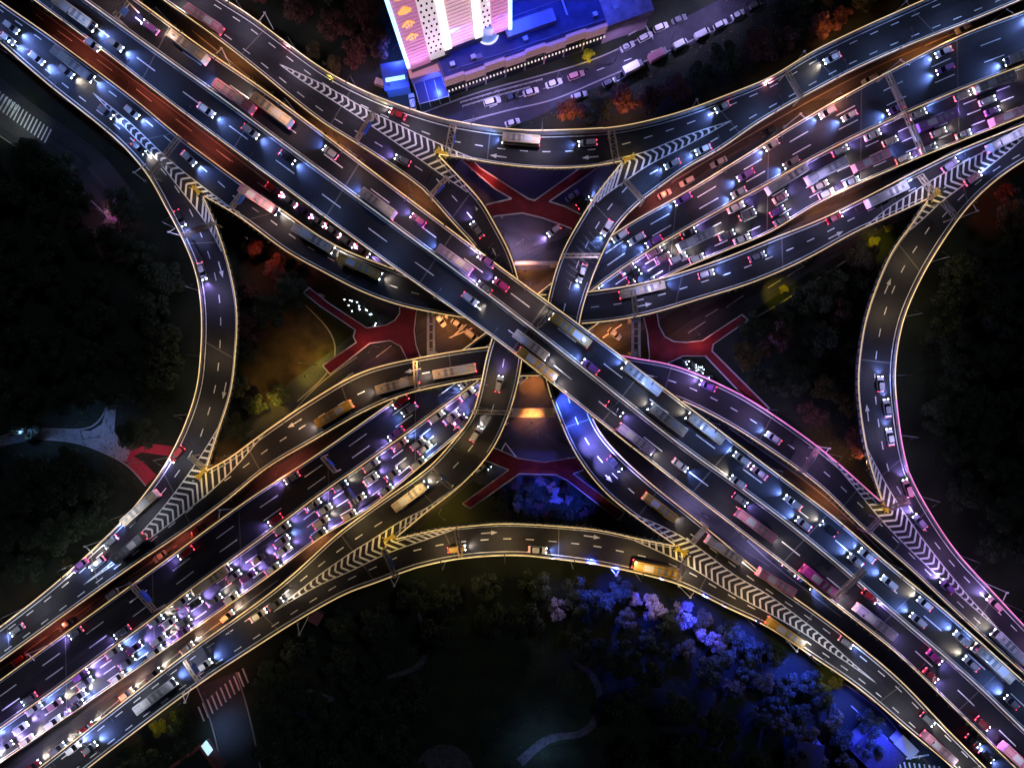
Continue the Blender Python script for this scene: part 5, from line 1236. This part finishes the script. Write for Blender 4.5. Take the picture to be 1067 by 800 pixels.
def make_tree(colr, seed, rad=5.2, h=9.5, n=2900):
    rs = np.random.RandomState(seed); rnd = random.Random(seed); t = empty('tree', (0, 0, 0)); mb = MB()
    mb.cyl((0, 0, 0), (0, 0, h * .5), .28, .18, 8)
    lobes = []
    for i in range(15):
        a = i * 2.4 + rnd.uniform(-.4, .4); q = rnd.uniform(.15, .78) * rad * (i > 0); z = h * rnd.uniform(.48, .86) - q * .22; lobes.append((q * math.cos(a), q * math.sin(a), z, rnd.uniform(.20, .36) * rad))
        mb.cyl((0, 0, h * .38 + .2 * (i % 3)), (lobes[-1][0], lobes[-1][1], z - .3), .13, .04, 6)
    mb.build('trunk', M_BARK, t)
    vs = []; fs = []
    for i in range(n):
        lx, ly, lz, lr = lobes[rs.randint(len(lobes))]; d = rs.normal(size=3); d /= np.linalg.norm(d); q = lr * (.45 + .6 * rs.rand() ** .6)
        c_ = np.array([lx, ly, lz]) + d * q * [1, 1, .75]; nrm = d + rs.normal(size=3) * .6 + [0, 0, .3]; nrm /= np.linalg.norm(nrm)
        u = np.cross(nrm, rs.normal(size=3)); u /= np.linalg.norm(u); w = np.cross(nrm, u); s = rs.uniform(.17, .40); k = len(vs)
        vs += [tuple(c_ + u * s), tuple(c_ + w * s * .6), tuple(c_ - u * s), tuple(c_ - w * s * .6)]; fs.append((k, k + 1, k + 2, k + 3))
    me = bpy.data.meshes.new('crown'); me.from_pydata(vs, [], fs); me.materials.append(LM[colr]); me.update(); link(bpy.data.objects.new('crown', me), t); kids_of(t); return t
TP = {}; TU = set()
for colr, k in (('green', 4), ('red', 2), ('yellow', 1), ('blossom', 2), ('olive', 2)):
    TP[colr] = [make_tree(colr, 10 * k + i + len(TP) * 50) for i in range(k)]
TREES = []
WL = {'dark wood on the left': 'dark broadleaf tree in the left wood', 'dark wood on the right': 'dark broadleaf tree in the right wood', 'trees inside the left loop': 'russet or dark tree inside the left loop',
 'trees beside the lawn': 'dark tree beside the lawn', 'trees inside the right loop': 'mottled tree inside the far right loop', 'reddish wood at the top': 'reddish tree left of the tower', 'trees at the upper right': 'dark tree on the upper right slope',
 'blue lit trees inside the bottom arch': 'blue lit tree inside the bottom arch', 'blue lit wood at the lower right': 'blue lit tree in the lower right wood', 'dark park wood at the bottom': 'dark tree in the bottom park', 'trees in the bottom left corner': 'dark tree in the bottom left corner'}
def tree(x, y, colr, label, group, sc=1.0, cat='tree'):
    pr = rr.choice(TP[colr])
    if pr.name in TU: o = copy_tree(pr)
    else: TU.add(pr.name); o = pr
    o.location = P(x, y, 0); s = sc * rr.uniform(.85, 1.2); o.scale = (s, s, s * rr.uniform(.85, 1.1)); o.rotation_euler = (0, 0, rr.uniform(0, 6.28)); tag(o, label, cat, group); TREES.append((x, y)); return o
def pin(x, y, poly):
    c_ = False; j = len(poly) - 1
    for i in range(len(poly)):
        xi, yi = poly[i]; xj, yj = poly[j]
        if (yi > y) != (yj > y) and x < (xj - xi) * (y - yi) / (yj - yi) + xi: c_ = not c_
        j = i
    return c_
def wood(poly, cols, label, group, dist=30, sc=1.0, avoid=(), tries=6000, maxn=90):
    xs = [p[0] for p in poly]; ys = [p[1] for p in poly]; n = 0; put = []
    for _ in range(tries):
        x = rr.uniform(min(xs), max(xs)); y = rr.uniform(min(ys), max(ys))
        if not pin(x, y, poly) or any(pin(x, y, a) for a in avoid): continue
        if any((x - a) ** 2 + (y - b) ** 2 < dist ** 2 for a, b in put): continue
        if any((x - a) ** 2 + (y - b) ** 2 < (dist * .8) ** 2 for a, b in TREES): continue
        put.append((x, y)); tree(x, y, rr.choice(cols), label, group, sc); n += 1
        if n >= maxn: break
    return n
# singled-out trees first
for x, y, cl, sc, lb in [(172,751,'yellow',.62,'small bright yellow lit tree below the bottom left collector'), (611,62,'yellow',.42,'tiny yellow green lit tree on the street below the podium'),
   (592,121,'red',.8,'large brown tree between the street and topmost ramp, left of two'), (645,114,'red',.85,'large brown tree with orange lit side above the topmost ramp, right of two'),
   (375,62,'red',1.0,'reddish brown tree left of the tower, tight against the forecourt'), (350,74,'olive',.6,'olive yellow shrub tree beside the top left collector wall'), (330,60,'olive',.55,'small yellowish tree on the top left collector edge, left of the olive one'),
   (678,628,'blossom',.85,'pale lilac blossoming tree in the blue wood, middle of three in a row'), (708,634,'blossom',.8,'pale lilac blossoming tree in the blue wood, right of three in a row'), (661,622,'blossom',.5,'small pale blossoming tree in the blue wood, left of three'),
   (742,664,'blossom',.7,'pale blossoming tree farther down right in the blue wood'), (728,658,'blossom',.45,'small pale blossoming tree left of the one farther down right'), (580,630,'blossom',.6,'single pale violet lit tree in the dark park below the bottom arch'),
   (813,302,'yellow',.35,'small yellow lit bush below the long upper ramp'), (905,255,'yellow',.4,'yellow lit bush below the right edge chevrons, left'), (922,240,'yellow',.35,'yellow lit bush below the right edge chevrons, right'),
   (270,262,'red',.8,'red lit tree inside the far left loop, nearest the ramp'), (292,282,'red',.75,'red lit tree inside the far left loop, second from the ramp'), (868,708,'olive',.5,'pale green lit bush above the blue wood at the parapet'), (870,22,'red',.7,'orange lit tree above the top right collector'),
   (1035,205,'red',.8,'rust red tree outside the top of the far right curved ramp'), (232,480,'olive',.5,'amber lit bush in the lower left gore'), (75,585,'olive',.4,'small pale lit bush outside the lower left collector')]:
    tree(x, y, cl, lb, None, sc)
PATHL = [(-40,445),(100,440),(104,415),(128,415),(150,455),(190,455),(185,480),(160,512),(140,500),(100,478),(0,475)]
n1 = wood([(-20,150),(60,170),(110,190),(150,225),(180,290),(188,360),(182,420),(150,500),(90,560),(30,608),(-20,640)], ['green'], 'dark broadleaf tree in the wood left of the far left curved ramp', 'dark wood on the left', 31, 1.1, [PATHL, [(100,190),(140,190),(135,250),(100,250)]])
n2 = wood([(1090,200),(1020,235),(985,290),(958,350),(955,410),(965,480),(1000,545),(1050,600),(1090,630)], ['green'], 'dark broadleaf tree in the wood right of the far right curved ramp', 'dark wood on the right', 31, 1.1)
n3 = wood([(255,250),(300,285),(330,305),(300,318),(262,345),(256,300)], ['red', 'green'], 'russet or dark tree inside the far left loop above the lawn', 'trees inside the left loop', 26)
n3 += wood([(256,345),(266,345),(258,420),(300,410),(270,440),(245,450),(252,400)], ['green'], 'dark tree on the left rim of the lawn', 'trees beside the lawn', 24, .8)
n4 = wood([(765,350),(800,325),(850,295),(900,262),(905,280),(888,340),(878,400),(884,450),(890,478),(845,440),(800,412),(770,385)], ['green', 'olive', 'green', 'red'], 'dark mottled tree inside the far right loop', 'trees inside the right loop', 27)
n5 = wood([(255,-20),(400,-20),(395,70),(370,78),(330,58),(290,20)], ['red', 'red', 'green'], 'reddish dark tree in the wood between top left collector and tower', 'reddish wood at the top', 28)
n6 = wood([(850,-30),(960,-30),(890,20),(830,48),(760,85),(700,108),(650,118),(560,130),(640,112),(720,82),(800,42)], ['green', 'red', 'green'], 'dark tree on the slope between the street and top right collector', 'trees at the upper right', 28)
n7 = wood([(515,510),(545,500),(580,500),(605,515),(650,545),(600,538),(520,536)], ['blossom', 'green', 'red', 'green'], 'blue lit tree between the bottom red footbridge and arched ramp', 'blue lit trees inside the bottom arch', 11, .34)
n8 = wood([(620,600),(690,620),(760,650),(830,695),(900,745),(925,790),(880,830),(800,760),(740,700),(650,660),(615,625)], ['green', 'green', 'olive', 'green'], 'blue lit tree in the wood below the collector at lower right', 'blue lit wood at the lower right', 21, .72)
n9 = wood([(280,700),(330,655),(420,615),(540,595),(610,610),(650,670),(740,720),(800,780),(850,830),(640,830),(650,760),(640,700),(600,660),(540,640),(470,640),(440,690),(440,770),(430,830),(280,830)], ['green'], 'dark tree in the park below the bottom arched ramp', 'dark park wood at the bottom', 31, 1.1, [[(420,630),(455,630),(455,715),(398,715)]])
n10 = wood([(100,830),(160,760),(200,735),(215,760),(190,790),(150,830)], ['green'], 'dark tree in the bottom left corner', 'trees in the bottom left corner', 26, .9)
for grp in {o.get('group') for o in bpy.data.objects if o.get('category') == 'tree' and o.get('group')}:
    os_ = [o for o in bpy.data.objects if o.get('group') == grp and o.get('category') == 'tree']
    xs = [o.location.x for o in os_]; ys = [o.location.y for o in os_]; wide = max(xs) - min(xs) > max(ys) - min(ys)
    os_.sort(key=(lambda o: o.location.x) if wide else (lambda o: -o.location.y))
    for i, o in enumerate(os_): o['label'] = f"{WL[grp]}, {ordw(i)} from the {'left' if wide else 'top'}"
print('TREES', n1, n2, n3, n4, n5, n6, n7, n8, n9, n10, 'VEH', len(VEH), 'LAMPS', len(LAMPL))
# leafy undergrowth between the trunks
def undergrowth(poly, n, seed):
    rs = random.Random(seed); mb = MB(); xs = [p[0] for p in poly]; ys = [p[1] for p in poly]
    for _ in range(n):
        x = rs.uniform(min(xs), max(xs)); y = rs.uniform(min(ys), max(ys))
        if not pin(x, y, poly): continue
        p = P(x, y, 0); s = rs.uniform(.12, .35); h = rs.uniform(.05, .5); a = rs.uniform(0, 3.1); u = Vector((math.cos(a), math.sin(a), rs.uniform(-.5, .5))) * s; w = Vector((-math.sin(a), math.cos(a), rs.uniform(-.5, .5))) * s * .7; p = p + Vector((0, 0, h))
        mb.quad(p - u, p - w, p + u, p + w)
    return mb
for poly, n, m_, lb in (([(-20,150),(150,225),(188,360),(150,500),(-20,640)], 5000, 'green', 'low dark undergrowth in the wood on the left'), ([(1090,200),(958,350),(965,480),(1090,630)], 3500, 'green', 'low dark undergrowth in the wood on the right'),
      ([(280,700),(540,595),(700,620),(940,790),(850,830),(280,830)], 7000, 'green', 'low dark undergrowth in the bottom park'), ([(510,510),(580,500),(655,545),(520,540)], 1500, 'green', 'blue lit undergrowth inside the bottom arch'),
      ([(765,350),(900,255),(880,400),(895,490),(770,385)], 2500, 'green', 'undergrowth inside the far right loop'), ([(790,-30),(960,-30),(760,85),(545,130),(700,65)], 2500, 'red', 'undergrowth on the slope at the upper right')):
    tag(undergrowth(poly, n, n).build('undergrowth', LM[m_]), lb, 'undergrowth', kind='stuff')

# ------------------------------------------------------------------ coloured floodlights
def flood(px, py, z, tx, ty, light, label, zt=4):
    a = P(px, py, z); b = P(tx, ty, zt); d = (b - a); t = empty('floodlight', a, 0, label, 'floodlight', 'coloured floodlights of the interchange'); q = d.to_track_quat('-Z', 'Y')
    M = q.to_matrix().to_4x4(); mb = MB(); mb.box(-.35, .35, -.25, .25, .05, .3, M=M); mb.build('housing', M_BLK, t)
    mb = MB(); mb.cyl((0, 0, -min(z, 1.6)), (0, 0, .02), .05, n=6); mb.build('bracket', M_STEEL, t)
    l = bpy.data.objects.new('flood_beam', light); l.rotation_euler = q.to_euler(); link(l, t)
FB = LIGHT('flood_blue', (.025, .05, 1), 80000, 68, .8, .5)
FBI = LIGHT('flood_blue_inner', (.03, .06, 1), 16000, 80, .8, .5)
FL = LIGHT('flood_lilac', (.42, .36, 1), 7000, 60, .8, .5)
for i, (x, y, tx, ty, l, lb) in enumerate([(640,590,645,615,FB,'blue floodlight below the bottom arched ramp, right of its middle'), (735,620,727,642,FB,'blue floodlight on the parapet above the blossoming trees'), (790,648,775,672,FB,'blue floodlight on the collector parapet, second above the blue wood'),
      (845,684,828,708,FB,'blue floodlight on the collector parapet, third above the blue wood'), (895,720,880,745,FB,'blue floodlight on the collector parapet, fourth above the blue wood'), (690,602,685,632,FL,'lilac floodlight trained on the blossoming trees'),
      (575,580,580,630,FL,'lilac floodlight trained on the single violet tree'), (755,630,742,664,FL,'lilac floodlight trained on the lower blossoming tree'), (560,542,560,515,FBI,'blue floodlight inside the bottom arch'), (610,546,600,520,FBI,'blue floodlight inside the bottom arch, right'), (940,758,915,775,FB,'blue floodlight at the lower right park road'), (665,590,660,625,FB,'blue floodlight on the arched ramp parapet left of the blossoming trees'), (615,582,620,610,FB,'blue floodlight on the arched ramp parapet, leftmost of the outer row')]):
    flood(x, y, 13.2, tx, ty, l, lb)
FR4 = LIGHT('flood_ramp_blue', (.06, .12, 1), 60000, 95, .9, .3); FR5 = LIGHT('flood_ramp_violet', (.28, .26, 1), 60000, 90, .9, .3)
for (x, y, tx, ty, l, lb) in [(576,415,600,424,FR4,'blue floodlight on the upper left rail of the blue lit ramp'), (586,440,612,450,FR4,'blue floodlight on the rail of the blue lit ramp, second from top'), (604,480,622,462,FR5,'violet floodlight on the rail of the blue lit ramp, third from top'), (618,500,636,484,FR5,'violet floodlight on the rail of the blue lit ramp, lowest')]:
    flood(x, y, 19.4, tx, ty, l, lb, 15.6)
FYe = LIGHT('flood_yellow', (1, .80, .05), 3600, 50, .8, .4); FRe = LIGHT('flood_red', (1, .16, .08), 5000, 90, .8, .4); FOr = LIGHT('flood_orange', (1, .35, .10), 8000, 80, .8, .4); FPi = LIGHT('flood_rose', (1, .30, .38), 14000, 90, .8, .4)
for (x, y, z, tx, ty, l, lb) in [(185,735,13,172,751,FYe,'yellow floodlight beside the yellow tree'), (611,72,9,611,62,FYe,'yellow floodlight at the tiny street tree'), (815,292,13,813,302,FYe,'yellow floodlight at the bush below the long upper ramp'), (915,238,13,912,250,FYe,'yellow floodlight at the bushes below the right edge chevrons'),
      (256,248,13,280,272,FRe,'red floodlight inside the far left loop'), (1020,210,13,1038,205,FRe,'red floodlight outside the far right ramp'), (655,130,13,648,116,FOr,'orange floodlight on the topmost ramp wall at the brown tree'), (592,134,13,588,118,FOr,'orange floodlight on the topmost ramp wall, left brown tree'),
      (870,40,13,870,22,FOr,'orange floodlight on the top right collector wall'), (345,84,13,345,66,FYe,'yellow floodlight on the top left collector wall'), (385,98,13,372,60,FPi,'rose floodlight trained on the reddish tree by the tower'), (300,50,13,310,20,FPi,'rose floodlight trained on the reddish wood at the top'),
      (800,88,13,790,60,FPi,'rose floodlight over the slope at the upper right'), (868,700,13,866,708,FYe,'pale floodlight at the bush above the blue wood'), (905,490,13,880,470,FOr,'orange floodlight at the lower tip of the right loop'), (232,475,13,236,482,FOr,'orange floodlight in the lower left gore'), (554,440,12.5,554,430,FOr,'orange floodlight trained on the wide beam below centre'), (547,282,9,547,274,FOr,'orange floodlight trained on the portal frame above centre'), (318,392,7,327,384,FYe,'yellow floodlight at the foot of the left red footbridge'), (300,412,7,310,402,FYe,'yellow floodlight beside the yellow lit street')]:
    flood(x, y, z, tx, ty, l, lb)
